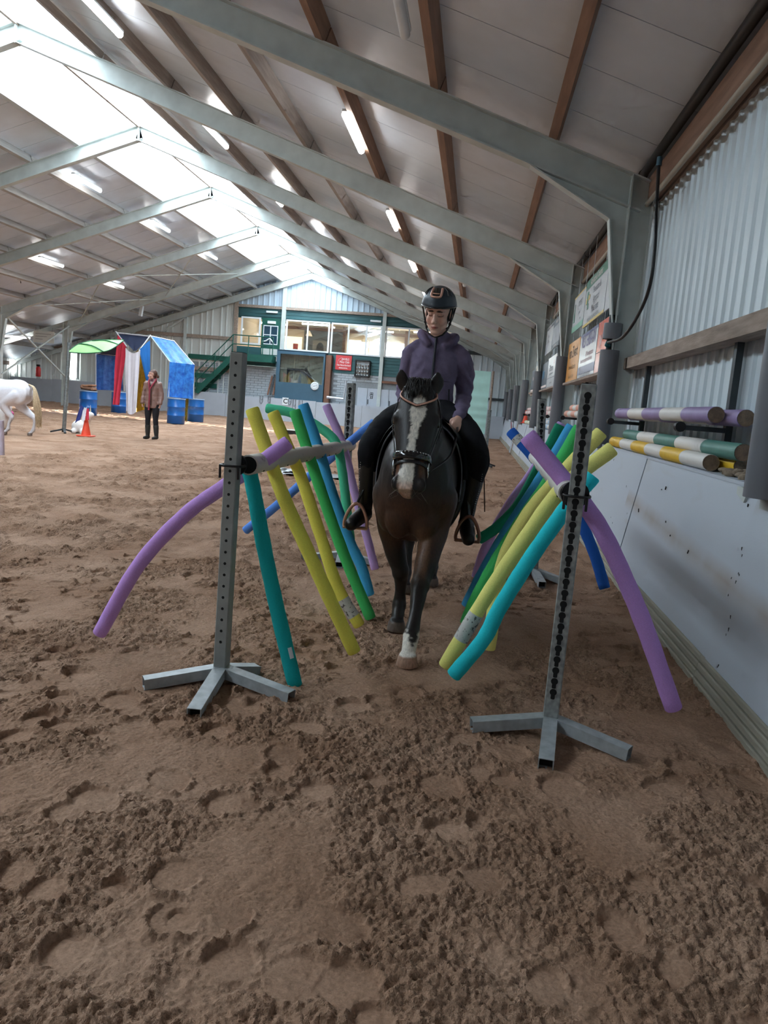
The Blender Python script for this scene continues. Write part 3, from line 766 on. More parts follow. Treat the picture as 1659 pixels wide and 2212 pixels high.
mb = MB(); mb.bb((bx1+.02, yb0+.1, 1.1), (bx1+.30, YW-.05, 3.5)); tag(mb.build('door_2', M_BROWN), 'narrow brown door beside the booth', None, None, 'structure')
# wall clock
cx_, cz_ = E2(680, 834, yb0)
ck = empty('wall_clock', (cx_, yb0-.03, cz_), 'round white wall clock under the booth window', 'clock')
RX90 = Matrix.Rotation(math.radians(90), 3, 'X')
mb = MB(); mb.lathe([(.21, 0), (.21, .05), (.18, .06)], (cx_, yb0, cz_), 28, R=RX90); mb.build('clock_rim', M_WHITE, ck)
mb = MB(); mb.lathe([(.18, .052), (.17, .055)], (cx_, yb0, cz_), 28, R=RX90); mb.build('clock_face', mat('clock_face', S(236, 236, 228), .5), ck)
for h in range(12):
    an = math.radians(30*h); mb = MB(); mb.box((cx_+.145*math.sin(an), yb0-.06, cz_+.145*math.cos(an)), (.018, .004, .035), Matrix.Rotation(an, 3, 'Y')); mb.build('hour_mark', M_BLACK, ck)
mb = MB(); mb.bar((cx_, yb0-.062, cz_), (cx_-.07, yb0-.062, cz_-.02), .005, .02, (0, 0, 1)); mb.bar((cx_, yb0-.062, cz_), (cx_+.12, yb0-.062, cz_+.03), .005, .014, (0, 0, 1)); mb.build('clock_hand', M_BLACK, ck)
# red club sign, framed cabinet, white doors
def E3(x, y): p = py(x, y, YW-.1); return p
p0, p1 = E3(726, 767), E3(758, 802)
sg = empty('club_sign', ((p0.x+p1.x)/2, YW-.1, p1.z), 'red pony club sign with white script on green boards', 'sign')
mb = MB(); mb.bb((p0.x, YW-.1, p1.z+.03), (p1.x, YW-.07, p0.z+.01)); mb.build('sign_board', mat('sign_red', S(206, 62, 66), .45, 0, .04), sg)
wc = mat('sign_white', S(235, 225, 225), .5)
sw = p1.x-p0.x; sh = p0.z-p1.z
for (t_, s_, fx, fz) in (('ZAVELS', .15, .60, .76), ('Pony Club', .15, .56, .57), ('Het Noorderland', .125, .52, .36), ('MEIERSHOF.NL', .085, .5, .17)):
    text(sg, t_, s_, (sw*(fx-.5), -.004, sh*fz), (1, 0, 0), (0, 0, 1), wc, .8, bold=.002)
mb = MB(); mb.tube(spline([(p0.x+.1, YW-.104, p0.z-.42), (p0.x+.16, YW-.104, p0.z-.22), (p0.x+.3, YW-.104, p0.z-.12), (p0.x+.36, YW-.104, p0.z-.2), (p0.x+.28, YW-.104, p0.z-.3)], 5), .014, 6, squash=.4); mb.build('horse_logo', wc, sg)
p0, p1 = E3(768, 777), E3(798, 815)
cb = empty('trophy_cabinet', ((p0.x+p1.x)/2, YW-.1, p1.z), 'black framed glass cabinet of silver trophies on green boards', 'cabinet')
mb = MB()
for (a_, b_) in (((p0.x, p1.z), (p0.x+.05, p0.z)), ((p1.x-.05, p1.z), (p1.x, p0.z)), ((p0.x, p1.z), (p1.x, p1.z+.05)), ((p0.x, p0.z-.05), (p1.x, p0.z))): mb.bb((a_[0], YW-.2, a_[1]), (b_[0], YW-.06, b_[1]))
mb.build('cabinet_frame', M_BLACK, cb)
mb = MB(); mb.bb((p0.x+.05, YW-.08, p1.z+.05), (p1.x-.05, YW-.06, p0.z-.05)); mb.build('cabinet_back', mat('cabinet_back', S(160, 168, 172), .6), cb)
msil = mat('silver', S(210, 214, 216), .25, .9, .1, 6)
for r_ in range(3):
    zz = lerp(p1.z+.07, p0.z-.4, r_/2.0)
    mb = MB(); mb.bb((p0.x+.05, YW-.18, zz-.02), (p1.x-.05, YW-.08, zz-.005)); mb.build('shelf', M_STEEL_D, cb)
    for q_ in range(5):
        mb = MB(); hh = rnd.uniform(.12, .22); mb.lathe([(.03, 0), (.012, .03), (.012, hh*.5), (.038, hh*.65), (.042, hh)], (lerp(p0.x+.11, p1.x-.11, q_/4), YW-.13, zz), 8); mb.build('trophy', msil, cb)
for i_, (xa, ya, xb, yb_, lab) in enumerate(((773, 837, 813, 876, 'white double door with a small black pictogram at the foot of the end wall'), (821, 841, 858, 880, 'white double door half hidden behind the horse'))):
    p0, p1 = E3(xa, ya), E3(xb, yb_)
    d = empty('door_%d' % (3+i_), ((p0.x+p1.x)/2, YW-.1, p1.z), lab, None, None, 'structure')
    xm = (p0.x+p1.x)/2
    for a_, b_ in ((p0.x, xm-.01), (xm+.01, p1.x)):
        mb = MB(); mb.bb((a_, YW-.1, 1.05), (b_, YW-.06, p0.z)); mb.build('door_leaf', M_KICK, d)
    mb = MB(); mb.bb((xm+.03, YW-.13, 1.2), (xm+.07, YW-.1, 1.45)); mb.build('door_handle', M_STEEL_D, d)
    if i_ == 0:
        mb = MB(); zc = p0.z-.3; xx = xm+.22
        for (dx, dz, w_, h_) in ((0, .09, .16, .02), (0, -.09, .16, .02), (-.07, 0, .02, .2), (.07, 0, .02, .2), (0, 0, .12, .03), (0, .03, .03, .12), (0, -.2, .16, .02), (-.03, -.16, .03, .1), (.05, -.15, .03, .08)): mb.bb((xx+dx-w_/2, YW-.106, zc+dz-h_/2), (xx+dx+w_/2, YW-.1, zc+dz+h_/2))
        mb.build('pictogram', M_BLACK, d)
mb = MB(); mb.bb((-5.0, YW-.14, 2.32), (-1.3, YW-.04, 2.44)); mb.build('timber_rail', M_BROWN, we)
# letter C plate, tack hung on the kickboard, long poles leaning
p0 = py(616, 867, 38.66)
cp = empty('letter_plate', (p0.x, 38.7, p0.z-.17), 'white arena marker plate with black letter C', 'sign')
mb = MB(); mb.bb((p0.x-.16, 38.69, p0.z-.19), (p0.x+.16, 38.715, p0.z+.19)); mb.build('plate', M_WHITE, cp)
text(cp, 'C', .34, (0, -.012, .17), (1, 0, 0), (0, 0, 1), M_BLACK, 1.0, bold=.006)
for (xa, yt, dx, drop, lab) in ((565, 855, 6, 30, 'dark halter hanging from the kickboard beside the green stairs'), (582, 856, 5, 26, 'rope loop hanging from the kickboard left of the letter plate'), (626, 862, 6, 22, 'coiled grey lead rope just beside the letter plate'), (636, 862, 6, 55, 'long loop of grey rope hanging low from the kickboard'), (650, 865, 7, 32, 'tangle of grey halters under the booth corner')):
    a_ = py(xa, yt, 38.68); w_ = .014*dx; h_ = drop/75
    mb = MB(); mb.tube(spline([(a_.x-w_, 38.68, a_.z), (a_.x-w_*.9, 38.68, a_.z-h_*.7), (a_.x, 38.68, a_.z-h_), (a_.x+w_*.9, 38.68, a_.z-h_*.6), (a_.x+w_*.6, 38.68, a_.z)], 5), .014, 6)
    mb.tube(spline([(a_.x-w_*.4, 38.66, a_.z), (a_.x-w_*.2, 38.66, a_.z-h_*.5), (a_.x+w_*.7, 38.66, a_.z-h_*.4), (a_.x+w_, 38.66, a_.z)], 4), .012, 6)
    tag(mb.build('halter_rope', mat('grey_rope', S(112, 116, 122), .8, 0, .2, 20)), lab, 'rope')
for k_, (xa, xb) in enumerate(((588, 578), (593, 584), (598, 590))):
    a_ = py(xa, 812-3*k_, YW-.2); b_ = py(xb, 853, 38.9)
    mb = MB(); mb.tube([b_, a_], .04, 8); tag(mb.build('leaning_pole', M_BROWN if k_ != 1 else M_STEEL_D), ['reddish pole leaning beside the booth, first by the stairs', 'dark pole leaning in the middle beside the booth', 'reddish pole leaning closest to the booth'][k_], 'pole')
mb = MB(); p0 = py(706, 858, 38.9); p1 = py(742, 862, 38.9); p2 = py(748, 822, 38.95)
mb.tube([p0, p1], .07, 8); mb.tube([p1, p2], .05, 8); tag(mb.build('metal_barrier', mat('bright_rail', S(190, 196, 204), .35, .5)), 'shiny bent metal rail on the end kickboard', 'rail')
# steel stair and landing
st = empty('steel_stair', (-13.5, YW-.9, 1.0), 'green steel staircase with handrail up to the upstairs door', 'stairs')
T_, B_ = py(503, 760, 38.6), py(425, 838, 38.6)
mb = MB()
for yy in (38.55, 39.25): mb.bar((T_.x, yy, T_.z-.25), (B_.x, yy, B_.z-.2), .06, .26, (0, 0, 1))
mb.build('stringer', M_GREEN2, st)
for k in range(9):
    f_ = k/8; mb = MB(); mb.bb((lerp(B_.x, T_.x, f_)-.14, 38.56, lerp(B_.z, T_.z, f_)-.22), (lerp(B_.x, T_.x, f_)+.14, 39.24, lerp(B_.z, T_.z, f_)-.18)); mb.build('tread', M_GREEN2, st)
mb = MB(); mb.bb((T_.x, 38.5, T_.z-.4), (-10.5, YW-.06, T_.z-.05)); mb.build('landing', M_GREEN2, st)
mb = MB()
for dz in (.95, .5): mb.tube([(B_.x, 38.53, B_.z-.1+dz), (T_.x, 38.53, T_.z-.1+dz), (-10.48, 38.53, T_.z-.1+dz)], .028, 8)
mb.build('handrail', M_GREEN2, st)
for x_ in (B_.x, lerp(B_.x, T_.x, .5), T_.x, -11.75, -11.0, -10.48):
    zb_ = lerp(B_.z, T_.z, min(1, (x_-B_.x)/(T_.x-B_.x)))-.15
    mb = MB(); mb.tube([(x_, 38.53, zb_-.1), (x_, 38.53, zb_+1.0)], .025, 8); mb.build('baluster', M_GREEN2, st)
for (z_, xa, xb) in ((2.95, -15.2, -12.9), (2.0, -15.2, -13.4), (1.5, -15.2, -13.6)):
    mb = MB(); mb.bb((xa, YW-.1, z_-.12), (xb, YW-.02, z_+.12)); mb.build('green_band', M_GREEN2, we)
# daylight openings in the aisle
p0, p1 = py(145, 762, 39.2), py(164, 816, 39.2)
w = empty('window_5', (p0.x, 39.2, p1.z), 'blazing white door opening beside the green leaf', None, None, 'structure')
mb = MB(); mb.bb((p0.x, 39.3, p1.z), (p1.x, 39.33, p0.z)); mb.build('pane', M_DAY, w)
mb = MB(); mb.bb((p0.x-.1, 39.26, p1.z-.08), (p0.x, 39.36, p0.z+.1)); mb.bb((p1.x, 39.26, p1.z-.08), (p1.x+.1, 39.36, p0.z+.1)); mb.bb((p0.x-.1, 39.26, p0.z), (p1.x+.1, 39.36, p0.z+.12)); mb.build('window_frame', M_STEEL, w)
for i_, (xa, ya, xb, yb_) in enumerate(((22, 778, 36, 800), (31, 790, 45, 808), (49, 775, 53, 791))):
    p0, p1 = px(xa, ya, -24.72), px(xb, yb_, -24.72)
    w = MB(); w.bb((-24.75, min(p0.y, p1.y), p1.z), (-24.72, max(p0.y, p1.y), p0.z)); tag(w.build('window_%d' % (6+i_), M_DAY), 'bright gap in the aisle wall', None, None, 'structure')
# ================================================================== JUMP STANDARDS, CROSS PIPES, POOL NOODLES
M_POSTG = mat('galvanised_post', S(124, 128, 128), .5, .2, 0, 34, .1, 50, c2=S(162, 166, 164), thresh=(.35, .65), detail=1)
M_POSTL = mat('galvanised_post_plain', S(146, 150, 148), .5, .2, .14, 12, .06, 50)
M_FOOT = mat('galvanised_foot', S(164, 170, 172), .45, .2, .2, 18, .08, 50)
M_HOLE = mat('hole_dark', S(16, 16, 17), .9, 0, .1)
M_PIPE = mat('white_pvc_scuffed', S(206, 204, 196), .5, 0, 0, 9, .06, 40, c2=S(120, 112, 100), thresh=(.64, .80), stretch=(1, 1, 2))
M_CUP = mat('black_cup', S(26, 27, 30), .35, .2, .1)
def standard(base, top, w, feet, holes, facing, label, cup_z, gap):
    """square steel post on flat tube feet; keyholes or round holes face the camera"""
    base = V(base); top = V(top); bx_, by_ = base.x, base.y
    root = empty('jump_standard', (bx_, by_, 0), label, 'jump stand', 'perforated steel jump standards')
    rz = facing; R = Matrix.Rotation(rz, 3, 'Z')
    ax = V((top.x-bx_, top.y-by_, top.z)).normalized()
    # hollow square post
    up = R @ V((0, -1, 0))
    p0 = V((bx_, by_, .05)); p1 = V((top.x, top.y, top.z))
    mb = MB(); mb.bar(p0, p1, w, w, up, .004); post_ = mb.build('post', M_POSTG if holes == 'key' else M_POSTL, root)
    mb = MB(); mb.bar(p1+ax*.0005, p1+ax*.002, w-.008, w-.008, up); mb.build('post_mouth', M_HOLE, root)
    # row of holes on the front
    n = (R @ V((0, -1, 0))); n = (n-ax*n.dot(ax)).normalized(); sx = ax.cross(n) 
    L = (p1-p0).length; cnt = int((L-.10)/gap)
    hm = MB()
    if holes == 'key':
        poly = [V((.0142*math.cos(a_), .0142*math.sin(a_), 0)) for a_ in [math.radians(-55+q*(290)/12) for q in range(13)]]
        poly += [V((-.0085, -.027, 0)), V((-.005, -.030, 0)), V((.005, -.030, 0)), V((.0085, -.027, 0))]
        hm.prism(poly, (0, 0, .003))
    else:
        hm.lathe([(.0065, 0), (.0065, .002)], (0, 0, 0), 12)
    me_ = hm.mesh('hole'); me_.materials.append(M_HOLE)
    for k in range(cnt):
        c = p1-ax*(.045+k*gap)+n*(w/2-.0015)
        o = link('hole', me_, M_HOLE, root)
        o.matrix_local = Matrix(((sx.x, ax.x, n.x, c.x-bx_), (sx.y, ax.y, n.y, c.y-by_), (sx.z, ax.z, n.z, c.z), (0, 0, 0, 1)))
    for q in feet:
        q = V(q); s_ = V((bx_, by_, .062)); d_ = (V((q.x, q.y, 0))-V((bx_, by_, 0))).normalized()
        # open tube: four walls
        mb = MB(); e_ = V((q.x, q.y, .030+q.z)); wv = d_.cross(V((0, 0, 1)))*.027
        for sgn in (-1, 1):
            mb.bar(s_+wv*sgn, e_+wv*sgn, .004, .046); mb.bar(s_+V((0, 0, .022*sgn)), e_+V((0, 0, .022*sgn)), .056, .003)
        ft = mb.build('foot', M_FOOT, root)
        mb = MB(); mb.bar(s_, e_-d_*.03, .048, .038); mb.build('foot_inside', M_HOLE, ft)
    # cup ring that carries the pipe
    cz = cup_z; c = p0+ax*((cz-p0.z)/ax.z)
    mb = MB(); q = w/2+.012
    crn = [c+sx*q*a_+n*q*b_ for a_, b_ in ((-1, -1), (-1, 1), (1, 1), (1, -1))]
    mb.tube(spline(crn+[crn[0]], 3), .0055, 8); 
    for sg_ in (-1, 1): mb.tube([c+sx*q*sg_+n*q, c+sx*q*sg_+n*q*.9-ax*.055], .0055, 8)
    mb.build('cup_ring', M_CUP, root)
    yd = 1 if by_ < 4.5 else -1
    mb = MB(); cc = V((c.x, c.y+yd*(w/2+.012), cz))
    mb.tube([cc-V((0, yd*.01, 0)), cc+V((0, yd*.008, 0))], .050 if holes == 'round' else .056, 20); mb.build('pole_cup', M_CUP, root)
    return root
LB, LT = V((-1.026, 3.22, .05)), V((-1.021, 3.22, 1.464))
RB, RT_ = V((.422, 3.106, .05)), V((.424, 3.106, 1.438))
LB2, LT2 = V((-.983, 6.08, .05)), V((-1.0, 6.08, 1.437))
RB2, RT2 = V((.58, 6.22, .05)), V((.50, 6.22, 1.434))
standard(LB, LT, .058, [(-1.31, 3.04, 0), (-.998, 2.81, -.008), (-.67, 3.09, 0), (-.90, 3.36, 0)], 'round', math.radians(-3), 'steel jump stand with small round holes beside the empty arena', .985, .0508)
standard(RB, RT_, .062, [(.10, 3.03, 0), (.378, 2.76, -.008), (.715, 2.94, 0)], 'key', math.radians(-9), 'steel jump stand with keyhole slots in front of the kickboard, closest to the camera', 1.0, .0462)
standard(LB2, LT2, .060, [(-1.28, 5.95, 0), (-.95, 5.80, 0), (-.70, 6.04, 0), (-.9, 6.4, 0)], 'key', math.radians(-10), 'steel jump stand with keyhole slots behind the noodles, beside the rider knee', .954, .0508)
standard(RB2, RT2, .062, [(.42, 6.1, 0), (.80, 6.05, 0), (.62, 5.85, 0)], 'key', math.radians(6), 'steel jump stand with keyhole slots at the far end of the kickboard noodles', .984, .0508)

PLA, PLB = V((-.974, 3.29, .985)), V((-.962, 6.01, .955))
PRA, PRB = V((.405, 3.18, 1.0)), V((.475, 6.15, .984))
for a_, b_, lab in ((PLA, PLB, 'scuffed white plastic pipe carrying noodles, on the open arena side'), (PRA, PRB, 'scuffed white plastic pipe carrying noodles, on the kickboard side')):
    r = empty('cross_pipe', tuple(a_), lab, 'pipe', 'white pipes between the jump stands')
    mb = MB(); mb.tube([a_, lerp(a_, b_, .5), b_], .045, 24); mb.build('pipe_body', M_PIPE, r)
    mb = MB(); dd = (b_-a_).normalized(); mb.tube([a_-dd*.002, a_+dd*.001], .038, 20); mb.build('pipe_mouth', M_HOLE, r); mb = MB(); mb.tube([b_-dd*.001, b_+dd*.002], .038, 20); mb.build('pipe_mouth', M_HOLE, r)
    for k in range(12):
        c = lerp(a_, b_, (k+.6)/12.2)+V((.0, 0, -.030))+V((-.0325 if a_.x > 0 else .0325, 0, 0)); hm = MB(); hm.ell(c, (.005, .005, .005), None, 8, 5); hm.build('drill_hole', M_HOLE, r)
def foam(name, c, c2=None):
    return mat('foam_'+name, c, .85, 0, .10, 300, .25, 420, spec=.2)
FOAM = dict(purple=foam('purple', S(206, 160, 234)), lav=foam('lavender', S(212, 176, 236)), teal=foam('teal', S(30, 172, 172)), turq=foam('turquoise', S(44, 210, 222)), yellow=foam('yellow', S(250, 238, 104)), yellow2=foam('pale_yellow', S(246, 240, 140)), green=foam('green', S(80, 208, 114)), sea=foam('sea_green', S(90, 216, 168)), dgreen=foam('dark_green', S(34, 154, 116)), blue=foam('sky_blue', S(80, 184, 242)), royal=foam('royal_blue', S(98, 152, 238)), royal2=foam('deep_blue', S(46, 108, 206)))
def noodle(pts, r, mk, label, sticker=None, patch=None):
    pts = [V(p) for p in pts]; sp = spline(pts, 8)
    rs = [r*(1+.02*math.sin(i*1.7)+.012*math.sin(i*.6+len(label))) for i in range(len(sp))]
    root = empty('pool_noodle', tuple(pts[0]), label, 'pool noodle', 'foam pool noodles threaded through the pipes')
    # rounded rim ends and a bore hole
    t0 = (sp[0]-sp[1]).normalized(); t1 = (sp[-1]-sp[-2]).normalized()
    full = [sp[0]+t0*.006]+sp+[sp[-1]+t1*.006]; frs = [r*.86]+rs+[r*.86]
    mb = MB(); mb.tube(full, frs, 20); mb.build('foam_tube', FOAM[mk], root)
    mb = MB(); mb.tube([full[0]-t0*.001, full[0]+t0*.0008], r*.16, 10); mb.build('bore', mat('bore_shade', S(70, 60, 80), .9), root); mb = MB(); mb.tube([full[-1]-t1*.001, full[-1]+t1*.0008], r*.16, 10); mb.build('bore', mat('bore_shade', S(70, 60, 80), .9), root)
    if sticker:
        i0, i1 = [int(len(sp)*s_) for s_ in sticker]
        seg = sp[i0:i1+1]; mb = MB(); mb.tube(seg, [x*1.025 for x in rs[i0:i1+1]], 20, cap=False)
        mb.build('paper_label', mat('label_print', S(206, 206, 200), .6, 0, 0, 55, 0, c2=S(96, 92, 90), thresh=(.58, .64), detail=2), root)
    if patch:
        f_, side = patch; i_ = int(len(sp)*f_); c = sp[i_]; d_ = (sp[i_+1]-sp[i_]).normalized(); n_ = V(side); n_ = (n_-d_*n_.dot(d_)).normalized(); x_ = d_.cross(n_)
        mb = MB(); mb.box(c+n_*r*.97, (.018, .05, .006), Matrix((x_, d_, n_)).transposed()); mb.build('price_sticker', M_WHITE, root)
    return root
def at(pix, Y): return [py(x, y, Y) for x, y in pix]
def fit(pix, A, B, Y, dy=0.0):
    """noodle from its outline in the photo at its own depth along the pipe; dy lets the free end swing nearer or further"""
    n = len(pix); return [py(x, y, Y+dy*(i/(n-1)-.3)) for i, (x, y) in enumerate(pix)]
rN = .033
noodle(fit([(622, 956), (562, 1000), (486, 1050), (400, 1112), (300, 1220), (215, 1368)], PLA, PLB, 3.46, -.1), .034, 'purple', 'long purple noodle curving down to the sand away from the horse, open arena side')
noodle(fit([(534, 1000), (546, 1050), (570, 1180), (595, 1300), (637, 1480)], PLA, PLB, 3.36, -.12), .034, 'teal', 'dark teal noodle hanging straight down next to the round-holed stand', patch=(.88, (1, -1, 0)))
noodle(fit([(545, 885), (580, 985), (615, 1080), (665, 1190), (715, 1300), (765, 1408)], PLA, PLB, 3.65), .034, 'yellow', 'yellow noodle nearest the round-holed stand, without a label')
noodle(fit([(590, 892), (618, 958), (650, 1030), (690, 1150), (730, 1270), (776, 1350)], PLA, PLB, 4.09), .033, 'yellow', 'yellow noodle with a paper label, beside the green one on the open arena side', sticker=(.85, .94))
noodle(fit([(637, 888), (665, 975), (690, 1050), (740, 1190), (800, 1334)], PLA, PLB, 4.49), .034, 'green', 'straight bright green noodle between yellow and blue, open arena side')
noodle(fit([(655, 875), (690, 975), (715, 1060), (755, 1170), (780, 1222), (797, 1284)], PLA, PLB, 4.81), .036, 'blue', 'sky blue noodle beside the rider boot, open arena side')
noodle(fit([(577, 882), (630, 892), (685, 920), (725, 955), (738, 1010), (746, 1070), (752, 1130), (757, 1165)], PLA, PLB, 5.42), .034, 'sea', 'sea green noodle whose top bends over sideways behind the others')
noodle(fit([(705, 876), (740, 960), (765, 1060), (790, 1150), (810, 1228)], PLA, PLB, 5.67), .032, 'lav', 'lavender noodle behind the rider stirrup, open arena side')
noodle(fit([(808, 913), (760, 952), (690, 1010), (600, 1090), (530, 1146)], PLA, PLB, 5.86), .034, 'royal', 'royal blue noodle crossing behind the others towards the empty arena')

noodle(fit([(1140, 942), (1222, 1042), (1290, 1130), (1345, 1240), (1395, 1360), (1455, 1530)], PRA, PRB, 3.30, -.1), .037, 'purple', 'purple noodle arching down towards the kickboard past the keyhole stand')
noodle(fit([(1103, 932), (1150, 985), (1215, 1070), (1255, 1130), (1285, 1200), (1306, 1270)], PRA, PRB, 6.02, -.35), .042, 'royal2', 'deep blue noodle with a grey label band, kickboard side', sticker=(.06, .10))
noodle(fit([(1213, 916), (1150, 1020), (1100, 1090), (1050, 1180), (1028, 1246)], PRA, PRB, 5.33), .032, 'lav', 'lavender noodle partly hidden behind the dark green one, kickboard side')
noodle(fit([(1210, 920), (1160, 1018), (1120, 1090), (1075, 1138), (1035, 1165)], PRA, PRB, 5.11), .036, 'dgreen', 'dark green noodle pointing at the rider stirrup, kickboard side')
noodle(fit([(1235, 922), (1165, 1040), (1100, 1140), (1050, 1225), (1008, 1308)], PRA, PRB, 4.57), .035, 'blue', 'sky blue noodle between two green ones, kickboard side')
noodle(fit([(1252, 925), (1185, 1040), (1120, 1135), (1070, 1215), (1030, 1290), (1006, 1346)], PRA, PRB, 4.19), .035, 'green', 'bright green noodle beside the pale yellow pair, kickboard side')
noodle(fit([(1298, 935), (1200, 1040), (1140, 1112), (1092, 1200), (1070, 1300), (1056, 1400)], PRA, PRB, 3.82), .035, 'yellow2', 'pale yellow noodle curving down behind its labelled twin')
noodle(fit([(1322, 970), (1215, 1055), (1130, 1170), (1050, 1290), (962, 1438)], PRA, PRB, 3.44), .034, 'yellow2', 'pale yellow noodle with a paper label near its lower end, kickboard side', sticker=(.80, .90))
noodle(fit([(1280, 1030), (1222, 1100), (1150, 1200), (1080, 1312), (1045, 1380), (980, 1458)], PRA, PRB, 3.29), .034, 'turq', 'turquoise noodle dented near its lower end, lowest on the kickboard side')
# ================================================================== HORSES
def remesh(mb, voxel, it=6, fac=.5):
    me = mb.mesh('tmp'); o = bpy.data.objects.new('tmp', me); col.objects.link(o)
    md = o.modifiers.new('r', 'REMESH'); md.mode = 'VOXEL'; md.voxel_size = voxel; md.use_smooth_shade = True
    if it:
        sm = o.modifiers.new('s', 'SMOOTH'); sm.iterations = it; sm.factor = fac
    dg = bpy.context.evaluated_depsgraph_get(); dg.update()
    out = bpy.data.meshes.new_from_object(o.evaluated_get(dg))
    bpy.data.objects.remove(o); bpy.data.meshes.remove(me)
    return out
def coords(me):
    a = np.empty(len(me.vertices)*3, np.float32); me.vertices.foreach_get('co', a); return a.reshape(-1, 3).astype(np.float64)
def setco(me, a): me.vertices.foreach_set('co', a.astype(np.float32).ravel()); me.update()
def normals(me):
    a = np.empty(len(me.vertices)*3, np.float32); me.vertices.foreach_get('normal', a); return a.reshape(-1, 3)
def paint(me, c):
    at_ = me.color_attributes.new('coat', 'FLOAT_COLOR', 'POINT'); d = np.ones((len(me.vertices), 4), np.float32); d[:, :3] = c; at_.data.foreach_set('color', d.ravel())
def mixc(c, new, w): return c*(1-w[:, None])+np.array(new)[None, :]*w[:, None]
def sst(x, a, b): t = np.clip((x-a)/(b-a), 0, 1); return t*t*(3-2*t)
def n3(p, s, seed=0): return vnoise(p[:, 0]*s+p[:, 2]*s*.37+5, p[:, 1]*s*.8+p[:, 2]*s, seed)
def limb(mb, pts, rs, n=16, per=5):
    sp = spline(pts, per); rr = []
    for i in range(len(pts)-1):
        for k in range(per): t = k/per; t = t*t*(3-2*t); rr.append(lerp(rs[i], rs[i+1], t))
    rr.append(rs[-1]); mb.tube(sp, rr, n)
    mb.ell(pts[0], rs[0], None, n, 8); mb.ell(pts[-1], rs[-1], None, n, 8)
def sring(c, ax, ux, uy, hx, hy, p=2.3, n=28):
    out = []
    for k in range(n):
        a = 2*math.pi*k/n; ca, sa = math.cos(a), math.sin(a)
        out.append(V(c)+ux*(hx*math.copysign(abs(ca)**(2/p), ca))+uy*(hy*math.copysign(abs(sa)**(2/p), sa)))
    return out
TRUNK = [(-.005, .88, .07, .09), (.02, .87, .14, .17), (.07, .855, .185, .25), (.18, .85, .215, .315), (.36, .875, .228, .335), (.62, .875, .262, .315), (.92, .865, .272, .30), (1.15, .90, .255, .275), (1.33, .925, .215, .235), (1.44, .93, .15, .17), (1.49, .93, .07, .09)]
HEAD_A, HEAD_B = V((.004, -.245, 1.405)), V((.004, -.445, .898))   # front line of the face, forehead to nose
HDIR = (HEAD_B-HEAD_A).normalized(); HBACK = V((0, HDIR.z, -HDIR.y))
if HBACK.y < 0: HBACK = -HBACK
HLEN = (HEAD_B-HEAD_A).length
HPROF = [(0.0, .074, .062), (.08, .093, .085), (.20, .112, .108), (.31, .117, .122), (.42, .108, .126), (.55, .091, .108), (.68, .080, .090), (.80, .074, .078), (.90, .079, .074), (.97, .073, .064), (1.0, .054, .048)]
def head_at(t):
    for (a, b) in zip(HPROF, HPROF[1:]):
        if a[0] <= t <= b[0]:
            f = (t-a[0])/(b[0]-a[0]); return lerp(a[1], b[1], f), lerp(a[2], b[2], f)
    return HPROF[-1][1:] if t > 1 else HPROF[0][1:]
def head_pt(t, ang, k=1.0):
    """point on the head surface: ang 0 = face front, +-90 = sides"""
    hw, hd = head_at(t); c = HEAD_A+HDIR*(HLEN*t)+HBACK*hd
    s_, c_ = math.sin(ang), math.cos(ang); p = 2.35
    return c+V((1, 0, 0))*(hw*k*math.copysign(abs(s_)**(2/p), s_))-HBACK*(hd*k*math.copysign(abs(c_)**(2/p), c_))
